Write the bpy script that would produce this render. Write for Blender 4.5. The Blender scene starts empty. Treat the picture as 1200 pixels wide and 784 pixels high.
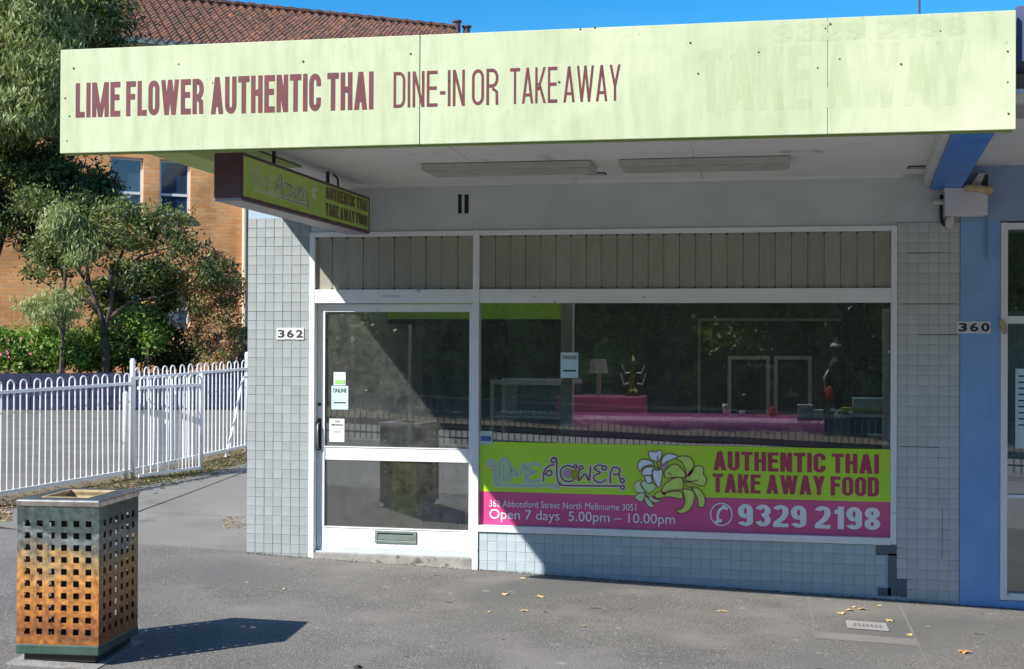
import bpy, math, random
import numpy as np
from mathutils import Vector, Matrix
random.seed(7); RNG = np.random.default_rng(11)
S = bpy.context.scene; COL = S.collection
rad = math.radians

# ------------------------------------------------------------------ camera
FPX = 1552.0
TH = math.atan(306/FPX); PIT = math.atan(7.7/FPX); ROLL = math.atan(.0044)
CAM = Vector((4.25, -10.3, 1.76))
FW = Vector((-math.sin(TH)*math.cos(PIT), math.cos(TH)*math.cos(PIT), math.sin(PIT)))
R0 = Vector((math.cos(TH), math.sin(TH), 0)); U0 = R0.cross(FW)
RT = math.cos(ROLL)*R0 + math.sin(ROLL)*U0; UP = -math.sin(ROLL)*R0 + math.cos(ROLL)*U0
cd = bpy.data.cameras.new('camera'); cd.sensor_width = 36; cd.lens = 36*FPX/1200; cd.clip_end = 2000; cd.clip_start = .05
cam = bpy.data.objects.new('camera', cd); COL.objects.link(cam); S.camera = cam
m = Matrix((RT, UP, -FW)).transposed().to_4x4(); m.translation = CAM; cam.matrix_world = m

# ------------------------------------------------------------------ light
SUN = Vector((.79, .96, -1.0)).normalized()
el = math.asin(-SUN.z); az = math.atan2(-SUN.x, -SUN.y)
w = bpy.data.worlds.new("World"); S.world = w; w.use_nodes = True
sk = w.node_tree.nodes.new('ShaderNodeTexSky'); sk.sky_type = 'NISHITA'; sk.sun_disc = False
sk.sun_elevation = el; sk.sun_rotation = az % (2*math.pi); sk.ozone_density = 3.0; sk.air_density = 1.0; sk.dust_density = .3
hs = w.node_tree.nodes.new('ShaderNodeHueSaturation'); hs.inputs['Saturation'].default_value = 1.5
bg = w.node_tree.nodes['Background']; bg.inputs[1].default_value = .125
hs.inputs['Value'].default_value = .74; w.node_tree.links.new(sk.outputs[0], hs.inputs['Color']); w.node_tree.links.new(hs.outputs[0], bg.inputs[0])
sl = bpy.data.lights.new('sun', 'SUN'); sl.energy = 3.9; sl.angle = rad(.5); sl.color = (1, .95, .86)
so = bpy.data.objects.new('sun', sl); COL.objects.link(so); so.rotation_euler = SUN.to_track_quat('-Z', 'Y').to_euler(); so.location = (-10, -12, 15)
S.view_settings.view_transform = 'Standard'; S.view_settings.look = 'None'; S.view_settings.exposure = 0.95; S.view_settings.gamma = 1
S.render.engine = 'CYCLES'; S.cycles.max_bounces = 8; S.cycles.transparent_max_bounces = 12; S.cycles.use_denoising = True
S.cycles.caustics_reflective = False; S.cycles.caustics_refractive = False

# ------------------------------------------------------------------ measuring helpers (authoring: photo pixel -> point on a real plane)
def ray(x, y): return FW + (x-600)/FPX*RT - (y-392)/FPX*UP
def atY(x, y, Y=0.): d = ray(x, y); return CAM + d*((Y-CAM.y)/d.y)
def atX(x, y, X): d = ray(x, y); return CAM + d*((X-CAM.x)/d.x)
def atZ(x, y, Z): d = ray(x, y); return CAM + d*((Z-CAM.z)/d.z)
def g(X, Y):
    X = max(-12, min(12, X)); z = -.033*X
    if Y > 0: z += .02*min(Y, 20)
    return z
def atG(x, y, h=0):
    Z = 0
    for _ in range(25): p = atZ(x, y, Z+h); Z = g(p.x, p.y)
    return p

# ------------------------------------------------------------------ materials
def lin(c): return tuple(c) + (1,)
def mat(name, c1, c2=None, rough=.7, metal=0., scale=6., detail=6., bump=0., bscale=None, rnd=0., spots=None, spec=.5, coat=0., stretch=None, lo=.35, hi=.65, dist=.01):
    """mottled principled material: c1/c2 mixed by noise, fine bump, per-object random value, optional second layer of spots"""
    M = bpy.data.materials.new(name); M.use_nodes = True; nt = M.node_tree; N = nt.nodes; L = nt.links
    b = N['Principled BSDF']; b.inputs['Roughness'].default_value = rough; b.inputs['Metallic'].default_value = metal
    b.inputs['Specular IOR Level'].default_value = spec; b.inputs['Coat Weight'].default_value = coat; b.inputs['Coat Roughness'].default_value = .06
    b.inputs['Base Color'].default_value = lin(c1)
    tc = N.new('ShaderNodeTexCoord'); mp = N.new('ShaderNodeMapping'); L.new(tc.outputs['Object'], mp.inputs[0])
    if stretch: mp.inputs['Scale'].default_value = stretch
    col = None
    if c2 is not None:
        n = N.new('ShaderNodeTexNoise'); n.inputs['Scale'].default_value = scale; n.inputs['Detail'].default_value = detail
        L.new(mp.outputs[0], n.inputs['Vector'])
        r = N.new('ShaderNodeMapRange'); r.inputs[1].default_value = lo; r.inputs[2].default_value = hi
        L.new(n.outputs[0], r.inputs[0])
        mx = N.new('ShaderNodeMix'); mx.data_type = 'RGBA'; L.new(r.outputs[0], mx.inputs[0])
        mx.inputs[6].default_value = lin(c1); mx.inputs[7].default_value = lin(c2); col = mx.outputs[2]
    for sp in (spots or []):
        sc, thr, wdt, cc = sp[:4]
        n = N.new('ShaderNodeTexNoise'); n.inputs['Scale'].default_value = sc; n.inputs['Detail'].default_value = sp[4] if len(sp) > 4 else 3
        L.new(mp.outputs[0], n.inputs['Vector'])
        r = N.new('ShaderNodeMapRange'); r.inputs[1].default_value = thr; r.inputs[2].default_value = thr+wdt
        L.new(n.outputs[0], r.inputs[0])
        mx = N.new('ShaderNodeMix'); mx.data_type = 'RGBA'; L.new(r.outputs[0], mx.inputs[0])
        if col is None: mx.inputs[6].default_value = lin(c1)
        else: L.new(col, mx.inputs[6])
        mx.inputs[7].default_value = lin(cc); col = mx.outputs[2]
    if rnd:
        oi = N.new('ShaderNodeObjectInfo'); r = N.new('ShaderNodeMapRange'); r.inputs[3].default_value = 1-rnd; r.inputs[4].default_value = 1+rnd
        L.new(oi.outputs['Random'], r.inputs[0]); h = N.new('ShaderNodeHueSaturation'); L.new(r.outputs[0], h.inputs['Value'])
        if col is None: h.inputs['Color'].default_value = lin(c1)
        else: L.new(col, h.inputs['Color'])
        col = h.outputs[0]
    if col is not None: L.new(col, b.inputs['Base Color'])
    if bump:
        n = N.new('ShaderNodeTexNoise'); n.inputs['Scale'].default_value = bscale or scale*6; n.inputs['Detail'].default_value = 4
        L.new(mp.outputs[0], n.inputs['Vector']); bp = N.new('ShaderNodeBump'); bp.inputs['Strength'].default_value = bump; bp.inputs['Distance'].default_value = dist
        L.new(n.outputs[0], bp.inputs['Height']); L.new(bp.outputs[0], b.inputs['Normal'])
    return M

def glass_mat(name, tint=(.94, .97, .95), ior=2.15, dust=.05, dcol=(.5, .52, .5)):
    M = bpy.data.materials.new(name); M.use_nodes = True; nt = M.node_tree; N = nt.nodes; L = nt.links
    N.remove(N['Principled BSDF']); out = N['Material Output']
    t = N.new('ShaderNodeBsdfTransparent'); t.inputs[0].default_value = lin(tint)
    gl = N.new('ShaderNodeBsdfGlossy'); gl.inputs['Roughness'].default_value = .01; gl.inputs[0].default_value = (1, 1, 1, 1)
    df = N.new('ShaderNodeBsdfDiffuse'); df.inputs[0].default_value = lin(dcol)
    n = N.new('ShaderNodeTexNoise'); n.inputs['Scale'].default_value = 9; n.inputs['Detail'].default_value = 8; n.inputs['Roughness'].default_value = .7
    tc = N.new('ShaderNodeTexCoord'); L.new(tc.outputs['Object'], n.inputs['Vector'])
    r = N.new('ShaderNodeMapRange'); r.inputs[1].default_value = .35; r.inputs[2].default_value = .75; r.inputs[3].default_value = dust*.5; r.inputs[4].default_value = dust*2.2
    L.new(n.outputs[0], r.inputs[0])
    m1 = N.new('ShaderNodeMixShader'); L.new(r.outputs[0], m1.inputs[0]); L.new(t.outputs[0], m1.inputs[1]); L.new(df.outputs[0], m1.inputs[2])
    fr = N.new('ShaderNodeFresnel'); fr.inputs[0].default_value = ior
    n2 = N.new('ShaderNodeTexNoise'); n2.inputs['Scale'].default_value = .9; n2.inputs['Detail'].default_value = 1; L.new(tc.outputs['Object'], n2.inputs['Vector'])
    bp = N.new('ShaderNodeBump'); bp.inputs['Strength'].default_value = .12; bp.inputs['Distance'].default_value = .01; L.new(n2.outputs[0], bp.inputs['Height']); L.new(bp.outputs[0], gl.inputs['Normal'])
    m2 = N.new('ShaderNodeMixShader'); L.new(fr.outputs[0], m2.inputs[0]); L.new(m1.outputs[0], m2.inputs[1]); L.new(gl.outputs[0], m2.inputs[2])
    L.new(m2.outputs[0], out.inputs[0]); return M

def brick_mat(name, c1, c2, mortar, bw, bh, ang):
    """courses of brick laid along the horizontal direction `ang` (radians) of a wall"""
    M = mat(name, c1, rough=.85); nt = M.node_tree; N = nt.nodes; L = nt.links; b = N['Principled BSDF']
    tc = N.new('ShaderNodeTexCoord'); mp = N.new('ShaderNodeMapping'); mp.vector_type = 'POINT'
    mp.inputs['Rotation'].default_value = (0, 0, -ang); L.new(tc.outputs['Object'], mp.inputs[0])
    sx = N.new('ShaderNodeSeparateXYZ'); cx = N.new('ShaderNodeCombineXYZ'); L.new(mp.outputs[0], sx.inputs[0])
    L.new(sx.outputs[0], cx.inputs[0]); L.new(sx.outputs[2], cx.inputs[1])
    br = N.new('ShaderNodeTexBrick'); L.new(cx.outputs[0], br.inputs['Vector']); br.inputs['Scale'].default_value = 1
    br.inputs['Brick Width'].default_value = bw; br.inputs['Row Height'].default_value = bh; br.inputs['Mortar Size'].default_value = .008; br.inputs['Mortar Smooth'].default_value = .3
    br.inputs['Color1'].default_value = lin(c1); br.inputs['Color2'].default_value = lin(c2); br.inputs['Mortar'].default_value = lin(mortar); br.inputs['Bias'].default_value = -.2
    n = N.new('ShaderNodeTexNoise'); n.inputs['Scale'].default_value = 1.3; n.inputs['Detail'].default_value = 6; L.new(tc.outputs['Object'], n.inputs['Vector'])
    h = N.new('ShaderNodeHueSaturation'); r = N.new('ShaderNodeMapRange'); r.inputs[1].default_value = .3; r.inputs[2].default_value = .7; r.inputs[3].default_value = .62; r.inputs[4].default_value = 1.15; L.new(n.outputs[0], r.inputs[0])
    L.new(r.outputs[0], h.inputs['Value']); L.new(br.outputs[0], h.inputs['Color']); L.new(h.outputs[0], b.inputs['Base Color'])
    bp = N.new('ShaderNodeBump'); bp.inputs['Strength'].default_value = .6; bp.inputs['Distance'].default_value = .01; bp.invert = True
    L.new(br.outputs['Fac'], bp.inputs['Height']); L.new(bp.outputs[0], b.inputs['Normal']); return M

M = {}
M['asphalt'] = mat('asphalt', (.14, .132, .123), (.205, .195, .18), rough=.92, scale=1.1, detail=9, bump=.9, bscale=130, dist=.012,
                   spots=[(75, .56, .1, (.34, .33, .31), 3), (62, .59, .08, (.08, .078, .075), 3), (1.3, .52, .16, (.235, .22, .205), 8), (.55, .55, .12, (.145, .143, .138), 7), (9, .715, .025, (.32, .31, .29), 2), (6.5, .725, .03, (.08, .078, .075), 2)])
M['patch'] = mat('asphalt_patch', (.19, .18, .168), (.235, .225, .21), rough=.92, scale=2, detail=8, bump=.5, bscale=160, spots=[(190, .6, .1, (.25, .24, .23), 2)])
M['concrete'] = mat('concrete', (.165, .158, .148), (.225, .215, .2), rough=.9, scale=1.3, detail=10, bump=.35, bscale=70,
                    spots=[(3.0, .62, .08, (.13, .125, .115), 8), (.9, .52, .1, (.2, .19, .175), 8), (120, .63, .1, (.18, .17, .16), 2)])
M['step'] = mat('old_concrete', (.24, .235, .225), (.34, .33, .31), rough=.92, scale=9, detail=8, bump=.6, bscale=60, spots=[(14, .6, .08, (.14, .12, .1), 6)])
M['gravel'] = mat('gravel', (.12, .112, .1), (.17, .16, .145), rough=.95, scale=2.2, detail=10, bump=.8, bscale=40, spots=[(28, .58, .1, (.14, .13, .115), 4), (45, .62, .08, (.25, .235, .21), 3)])
M['soil'] = mat('soil', (.11, .085, .055), (.18, .14, .08), rough=.95, scale=5, detail=8, bump=.8, bscale=50, spots=[(12, .6, .1, (.07, .09, .03), 5)])
M['road'] = mat('road', (.26, .25, .24), (.32, .31, .29), rough=.9, scale=2, bump=.5, bscale=140)
M['joint'] = mat('joint_dark', (.03, .028, .025), rough=.95)
M['tile_l'] = mat('glazed_tile_pale', (.30, .33, .345), (.34, .37, .38), rough=.42, scale=9, rnd=.07, bump=.12, bscale=14, coat=.15, spots=[(11, .64, .1, (.265, .295, .31), 6)])
M['tile_b'] = mat('painted_tile_blue_grey', (.40, .48, .525), (.46, .53, .565), rough=.5, scale=7, rnd=.05, bump=.15, bscale=20, spots=[(13, .66, .08, (.32, .4, .45), 6)])
M['tile_r'] = mat('painted_tile_green_grey', (.48, .505, .50), (.54, .56, .55), rough=.5, scale=7, rnd=.05, bump=.15, bscale=20, spots=[(13, .64, .1, (.42, .45, .42), 6)])
M['grout'] = mat('grout', (.17, .195, .2), (.25, .275, .28), rough=.9, scale=8, spots=[(6, .58, .1, (.1, .11, .11), 5)])
M['grout_r'] = mat('painted_grout', (.42, .455, .43), (.50, .53, .505), rough=.8, scale=5, spots=[(4, .6, .08, (.12, .14, .13), 5)])
M['grout_b'] = mat('painted_grout_blue', (.35, .42, .46), (.41, .48, .52), rough=.8, scale=5)
M['bare'] = mat('bare_mortar', (.12, .15, .165), (.13, .15, .16), rough=.9, scale=20)
M['header'] = mat('painted_render_grey', (.53, .57, .57), (.60, .635, .63), rough=.75, scale=3, detail=9, bump=.5, bscale=90, dist=.006, spots=[(2.2, .6, .12, (.46, .5, .51), 8)])
M['pier_top'] = mat('painted_block_sky_tint', (.30, .42, .52), (.36, .47, .56), rough=.65, scale=5)  # painted blocks, with the sky's blue tint put into the colour
M['blue'] = mat('blue_wall_paint', (.19, .38, .70), (.24, .44, .76), rough=.6, scale=4, detail=8, bump=.4, bscale=70, dist=.006, spots=[(3, .62, .1, (.2, .36, .6), 7), (22, .68, .06, (.32, .5, .75), 4)])
M['blue_hi'] = mat('blue_wall_paint_shaded', (.24, .33, .5), (.3, .4, .55), rough=.6, scale=4, detail=8, bump=.4, bscale=70, dist=.006)  # greyer copy of the blue wall paint, shade put into its colour
M['beam_blue'] = mat('beam_blue_paint', (.035, .18, .62), (.06, .25, .7), rough=.4, scale=6, spots=[(9, .62, .1, (.03, .08, .25), 6)])
M['frame'] = mat('white_frame_paint', (.84, .86, .88), (.78, .81, .83), rough=.35, scale=8, spots=[(15, .68, .06, (.5, .5, .48), 6)], bump=.05, bscale=20)
M['alu'] = mat('aluminium_pale', (.62, .67, .7), (.55, .6, .63), rough=.35, metal=.25, scale=10)
M['slot'] = mat('slot_bronze', (.27, .33, .3), (.2, .25, .23), rough=.4, metal=.4, scale=20)
M['soffit'] = mat('soffit_sheet_paint', (.72, .72, .71), (.78, .78, .76), rough=.8, scale=1.5, detail=8, spots=[(2.5, .62, .12, (.42, .4, .37), 8)])
M['soffit_olive'] = mat('soffit_olive_paint', (.22, .32, .05), (.26, .38, .07), rough=.7, scale=4)
M['lime_edge'] = mat('lime_trim_paint', (.38, .5, .12), (.43, .55, .16), rough=.6, scale=4)
M['seal'] = mat('seam_dark', (.06, .06, .055), rough=.9)
M['fluoro'] = mat('fitting_enamel', (.42, .41, .38), (.5, .49, .46), rough=.4, scale=10)
M['maroon'] = mat('maroon_sign_print', (.115, .022, .028), (.15, .028, .038), rough=.5, scale=10)
M['maroon_dk'] = mat('maroon_case_paint', (.1, .045, .055), (.13, .06, .07), rough=.5, scale=10)
M['maroon_line'] = mat('maroon_line_print', (.22, .02, .06), rough=.3, coat=.3)
M['lime'] = mat('banner_lime_print', (.45, .78, .01), (.5, .82, .02), rough=.25, scale=3, coat=.5)
M['magenta'] = mat('banner_magenta_print', (.62, .055, .23), (.68, .07, .26), rough=.25, scale=3, coat=.5)
M['red_print'] = mat('banner_red_print', (.42, .03, .09), rough=.3, coat=.3)
M['white_print'] = mat('banner_white_print', (.8, .88, .92), rough=.3, coat=.3)
M['pale_line'] = mat('logo_pale_print', (.72, .82, .70), rough=.3, coat=.3)
M['grey_line'] = mat('logo_grey_print', (.36, .50, .30), rough=.3, coat=.3)
M['petal_w'] = mat('petal_white_print', (.88, .95, 1.0), (.74, .88, .99), rough=.3, scale=18, coat=.3)
M['petal_l'] = mat('petal_lilac_print', (.5, .3, .55), rough=.3, coat=.3)
M['petal_p'] = mat('petal_pink_print', (.5, .04, .3), rough=.3, coat=.3)
M['petal_g'] = mat('petal_green_print', (.55, .80, .08), (.66, .86, .2), rough=.3, scale=20, coat=.3)
M['petal_pg'] = mat('petal_pale_green_print', (.58, .82, .42), (.66, .86, .5), rough=.3, scale=20, coat=.3)
M['sign_green'] = mat('lightbox_green_print', (.42, .62, .03), (.48, .68, .05), rough=.3, scale=5, coat=.4)
M['sign_line'] = mat('lightbox_pale_print', (.78, .84, .66), rough=.4)
M['sign_ink'] = mat('lightbox_ink_print', (.13, .085, .05), rough=.4)
M['sign_olive'] = mat('lightbox_yellow_print', (.3, .34, .03), rough=.4)
M['glass'] = glass_mat('window_glass', dust=.05)
M['glass_d'] = glass_mat('dusty_door_glass', dust=.075)
M['glass_up'] = mat('upstairs_window_glass', (.03, .06, .12), rough=.03, spec=1.0, coat=1.0)
M['glass_rib'] = mat('obscure_glass', (.325, .32, .27), (.37, .36, .31), rough=.32, scale=30, detail=3, rnd=.035, bump=.5, bscale=60, dist=.004, coat=.25, lo=.35, hi=.65, spots=[(1.2, .5, .25, (.275, .27, .225), 6)], stretch=(1.2, 1, .25))
M['dark'] = mat('dark_recess', (.015, .015, .016), rough=.9)
M['black'] = mat('black_plastic', (.02, .02, .022), rough=.4)
M['black_print'] = mat('black_print', (.02, .02, .02), rough=.6)
M['plate'] = mat('number_plate_enamel', (.72, .74, .74), (.6, .62, .62), rough=.4, scale=15)
M['plate_g'] = mat('number_plate_weathered', (.74, .76, .78), (.62, .64, .66), rough=.5, scale=15)
M['box'] = mat('meter_box_paint', (.7, .69, .73), (.62, .61, .65), rough=.5, scale=8, bump=.1, bscale=30)
M['pvc'] = mat('conduit_plastic', (.65, .64, .6), (.55, .53, .47), rough=.4, scale=12)
M['pvc_y'] = mat('aged_conduit', (.6, .5, .3), (.45, .33, .18), rough=.6, scale=18)
M['picket'] = mat('white_powdercoat', (.82, .83, .86), (.72, .74, .78), rough=.35, scale=5, spots=[(11, .66, .05, (.5, .44, .38), 5)])
M['steel_rim'] = mat('brushed_steel', (.6, .57, .52), (.42, .37, .32), rough=.3, metal=.95, scale=14, spots=[(9, .62, .1, (.25, .16, .1), 5)])
M['liner'] = mat('bin_liner_metal', (.05, .05, .055), (.1, .085, .08), rough=.7, scale=8)
M['binbase'] = mat('bin_base_green', (.03, .07, .055), (.05, .095, .075), rough=.45, scale=10)
M['leaf_y'] = mat('dry_leaf_yellow', (.55, .36, .12), (.62, .5, .28), rough=.7, scale=30)
M['leaf_o'] = mat('dry_leaf_orange', (.55, .22, .06), (.6, .36, .14), rough=.7, scale=30)
M['litter'] = mat('dry_litter', (.3, .2, .1), (.42, .32, .18), rough=.9, scale=12)
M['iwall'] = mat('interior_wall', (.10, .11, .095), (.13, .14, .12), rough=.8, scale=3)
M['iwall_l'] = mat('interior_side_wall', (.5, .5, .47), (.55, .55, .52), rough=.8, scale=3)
M['ifloor'] = mat('interior_floor', (.4, .36, .33), (.5, .45, .4), rough=.35, scale=4)
M['iceil'] = mat('interior_ceiling', (.7, .7, .67), rough=.9)
M['counter'] = mat('magenta_laminate', (.80, .13, .44), (.84, .16, .48), rough=.3, scale=4, coat=.4)
M['counter2'] = mat('dusty_magenta_laminate', (.68, .16, .33), (.74, .2, .37), rough=.4, scale=4)
M['post'] = mat('cream_post_paint', (.86, .84, .74), (.82, .8, .7), rough=.6, scale=6)
M['lime_in'] = mat('lime_bulkhead_paint', (.35, .6, .04), (.4, .66, .06), rough=.6, scale=3)
M['paper'] = mat('paper_white', (.75, .78, .78), (.68, .72, .73), rough=.8, scale=8)
M['paper_b'] = mat('paper_pale_blue', (.5, .68, .74), (.56, .72, .76), rough=.7, scale=8)
M['paper_g'] = mat('sticker_green', (.3, .62, .18), rough=.6)
M['yellow'] = mat('yellow_card', (.7, .62, .05), rough=.6)
M['gold'] = mat('gold_metal', (.4, .3, .1), (.22, .16, .06), rough=.25, metal=.9, scale=10)
M['silver'] = mat('silver_trim', (.75, .78, .8), rough=.25, metal=.6)
M['red'] = mat('red_plastic', (.6, .04, .03), rough=.4)
M['bluebox'] = mat('blue_plastic', (.05, .12, .4), (.08, .2, .5), rough=.4, scale=12)
M['limeboard'] = mat('lime_board', (.45, .55, .05), (.55, .6, .08), rough=.5, scale=5)
M['bark'] = mat('bark', (.05, .04, .032), (.09, .072, .056), rough=.9, scale=8, bump=.6, bscale=30)
M['gutter'] = mat('gutter_green_grey', (.2, .28, .26), rough=.5)
M['bluestone'] = mat('bluestone', (.045, .05, .10), (.07, .072, .14), rough=.85, scale=5, rnd=.12, bump=.4, bscale=40)
M['paling'] = mat('timber_paling', (.1, .09, .065), (.14, .125, .09), rough=.9, scale=4, stretch=(6, 6, .5), rnd=.15)
M['cream'] = mat('cream_paint', (.7, .6, .45), rough=.6)

def frost_mat():
    Mx = bpy.data.materials.new('frosted_sheet'); Mx.use_nodes = True; nt = Mx.node_tree; nt.nodes.remove(nt.nodes['Principled BSDF'])
    t = nt.nodes.new('ShaderNodeBsdfTranslucent'); t.inputs[0].default_value = (.95, .95, .92, 1); nt.links.new(t.outputs[0], nt.nodes['Material Output'].inputs[0]); return Mx
M['frost'] = frost_mat()
def leaf_mat(name, a, b):
    Mx = mat(name, a, b, rough=.5, scale=1.7, detail=4, spec=.35); nt = Mx.node_tree
    p = nt.nodes['Principled BSDF']; tr = nt.nodes.new('ShaderNodeBsdfTranslucent'); tr.inputs[0].default_value = (a[0]*1.6, a[1]*1.8, a[2]*.9, 1)
    mx = nt.nodes.new('ShaderNodeMixShader'); mx.inputs[0].default_value = .28
    nt.links.new(p.outputs[0], mx.inputs[1]); nt.links.new(tr.outputs[0], mx.inputs[2]); nt.links.new(mx.outputs[0], nt.nodes['Material Output'].inputs[0]); return Mx
M['lf_gum'] = leaf_mat('leaf_grey_green', (.26, .30, .13), (.36, .40, .20))
M['lf_gum2'] = leaf_mat('leaf_olive', (.15, .185, .065), (.23, .26, .10))
M['lf_dark'] = leaf_mat('leaf_dark', (.035, .058, .03), (.06, .085, .04))
M['lf_mid'] = leaf_mat('leaf_mid', (.11, .15, .04), (.18, .22, .07))
M['lf_bright'] = leaf_mat('leaf_bright', (.14, .24, .04), (.22, .33, .07))
M['lf_russet'] = leaf_mat('leaf_russet', (.34, .19, .09), (.46, .29, .14))
M['lf_pink'] = mat('flower_pink', (.7, .15, .3), rough=.6)

# ------------------------------------------------------------------ mesh builder
class MB:
    def __init__(s): s.v = []; s.f = []
    def add(s, vs, fs):
        o = len(s.v); s.v += [tuple(p) for p in vs]; s.f += [tuple(i+o for i in f) for f in fs]; return s
    def box(s, x0, x1, y0, y1, z0, z1):
        return s.add([(x0, y0, z0), (x1, y0, z0), (x1, y1, z0), (x0, y1, z0), (x0, y0, z1), (x1, y0, z1), (x1, y1, z1), (x0, y1, z1)],
                     [(0, 3, 2, 1), (4, 5, 6, 7), (0, 1, 5, 4), (1, 2, 6, 5), (2, 3, 7, 6), (3, 0, 4, 7)])
    def prism(s, poly, d):
        """poly: list of 3D points (planar), d: extrusion vector"""
        n = len(poly); d = Vector(d); P = [Vector(p) for p in poly]
        return s.add(P+[p+d for p in P], [tuple(range(n))[::-1], tuple(range(n, 2*n))]+[(i, (i+1) % n, n+(i+1) % n, n+i) for i in range(n)])
    def tube(s, pts, r, n=8, cap=True):
        pts = [Vector(p) for p in pts]; rs = r if isinstance(r, (list, tuple)) else [r]*len(pts)
        vs = []; fs = []; a = None
        for i, p in enumerate(pts):
            t = (pts[min(i+1, len(pts)-1)]-pts[max(i-1, 0)]).normalized()
            if a is None: a = t.orthogonal().normalized()
            else: a = (a-t*a.dot(t)); a = a.normalized() if a.length > 1e-6 else t.orthogonal().normalized()
            b = t.cross(a)
            for k in range(n):
                q = 2*math.pi*k/n; vs.append(p+(a*math.cos(q)+b*math.sin(q))*rs[i])
        for i in range(len(pts)-1):
            for k in range(n):
                fs.append((i*n+k, i*n+(k+1) % n, (i+1)*n+(k+1) % n, (i+1)*n+k))
        if cap: fs += [tuple(range(n))[::-1], tuple(range((len(pts)-1)*n, len(pts)*n))]
        return s.add(vs, fs)
    def lathe(s, prof, c=(0, 0, 0), n=20):
        vs = []; fs = []
        for r, z in prof:
            for k in range(n): q = 2*math.pi*k/n; vs.append((c[0]+r*math.cos(q), c[1]+r*math.sin(q), c[2]+z))
        for i in range(len(prof)-1):
            for k in range(n): fs.append((i*n+k, i*n+(k+1) % n, (i+1)*n+(k+1) % n, (i+1)*n+k))
        fs += [tuple(range(n))[::-1], tuple(range((len(prof)-1)*n, len(prof)*n))]
        return s.add(vs, fs)
    def mesh(s, name, mt):
        me = bpy.data.meshes.new(name); me.from_pydata(s.v, [], s.f); me.update()
        for q in (mt if isinstance(mt, (list, tuple)) else [mt]): me.materials.append(q)
        return me
def link(name, me, parent=None, loc=None, world=True):
    o = bpy.data.objects.new(name, me); COL.objects.link(o)
    if parent is not None:
        o.parent = parent
        if loc is not None: o.location = loc
        elif world and parent.type == 'EMPTY': o.location = -Vector(parent.location)
    elif loc is not None: o.location = loc
    return o
def part(mb, name, mt, parent=None, bevel=0, smooth=False, label=None):
    o = link(name, mb.mesh(name, mt), parent)
    if bevel:
        b = o.modifiers.new('bevel', 'BEVEL'); b.width = bevel; b.segments = 2; b.limit_method = 'ANGLE'
    if smooth: o.data.shade_smooth()
    if label: o['label'] = label
    return o
def tag(o, label, cat, group=None):
    o['label'] = label; o['category'] = cat
    if group: o['group'] = group
    return o
def thing(name, loc, label, cat, group=None):
    o = bpy.data.objects.new(name, None); o.empty_display_size = .1; COL.objects.link(o); o.location = loc
    return tag(o, label, cat, group)
def struct(o, kind='structure', label=None):
    o['kind'] = kind
    if label: o['label'] = label
    return o
def copy_tree(o, parent=None):
    c = o.copy(); COL.objects.link(c)
    if parent is not None: c.parent = parent
    for ch in [x for x in o.children]: copy_tree(ch, c)
    return c
def B(x0, x1, y0, y1, z0, z1): return MB().box(x0, x1, y0, y1, z0, z1)

# text as flat print. P(u,v) maps local metres to world
_fc = bpy.data.curves.new('print', 'FONT')
_fo = bpy.data.objects.new('print', _fc); COL.objects.link(_fo)
def glyphs(s, bold=0., space=1.):
    _fc.body = s; _fc.size = 1; _fc.offset = bold; _fc.fill_mode = 'FRONT'; _fc.space_character = space; _fc.resolution_u = 4
    dg = bpy.context.evaluated_depsgraph_get(); dg.update()
    me = bpy.data.meshes.new_from_object(_fo.evaluated_get(dg))
    v = [(p.co.x, p.co.y) for p in me.vertices]; f = [tuple(q.vertices) for q in me.polygons]; bpy.data.meshes.remove(me); return v, f
_capH = None
def text(name, s, P, u0, u1, v0, cap, mt, parent, bold=.0, shear=0., space=1.):
    """P(u,v)->point; text fills u0..u1, baseline v0, capital height cap"""
    v, f = glyphs(s, bold, space)
    h, _ = glyphs('H', bold); ch0 = min(p[1] for p in h); ch1 = max(p[1] for p in h)
    xs = [p[0] for p in v]; a, b = min(xs), max(xs)
    mb = MB(); mb.add([P(u0+(x-a)/(b-a)*(u1-u0)+shear*y, v0+(y-ch0)/(ch1-ch0)*cap) for x, y in v], f)
    return part(mb, name, mt, parent)
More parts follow.
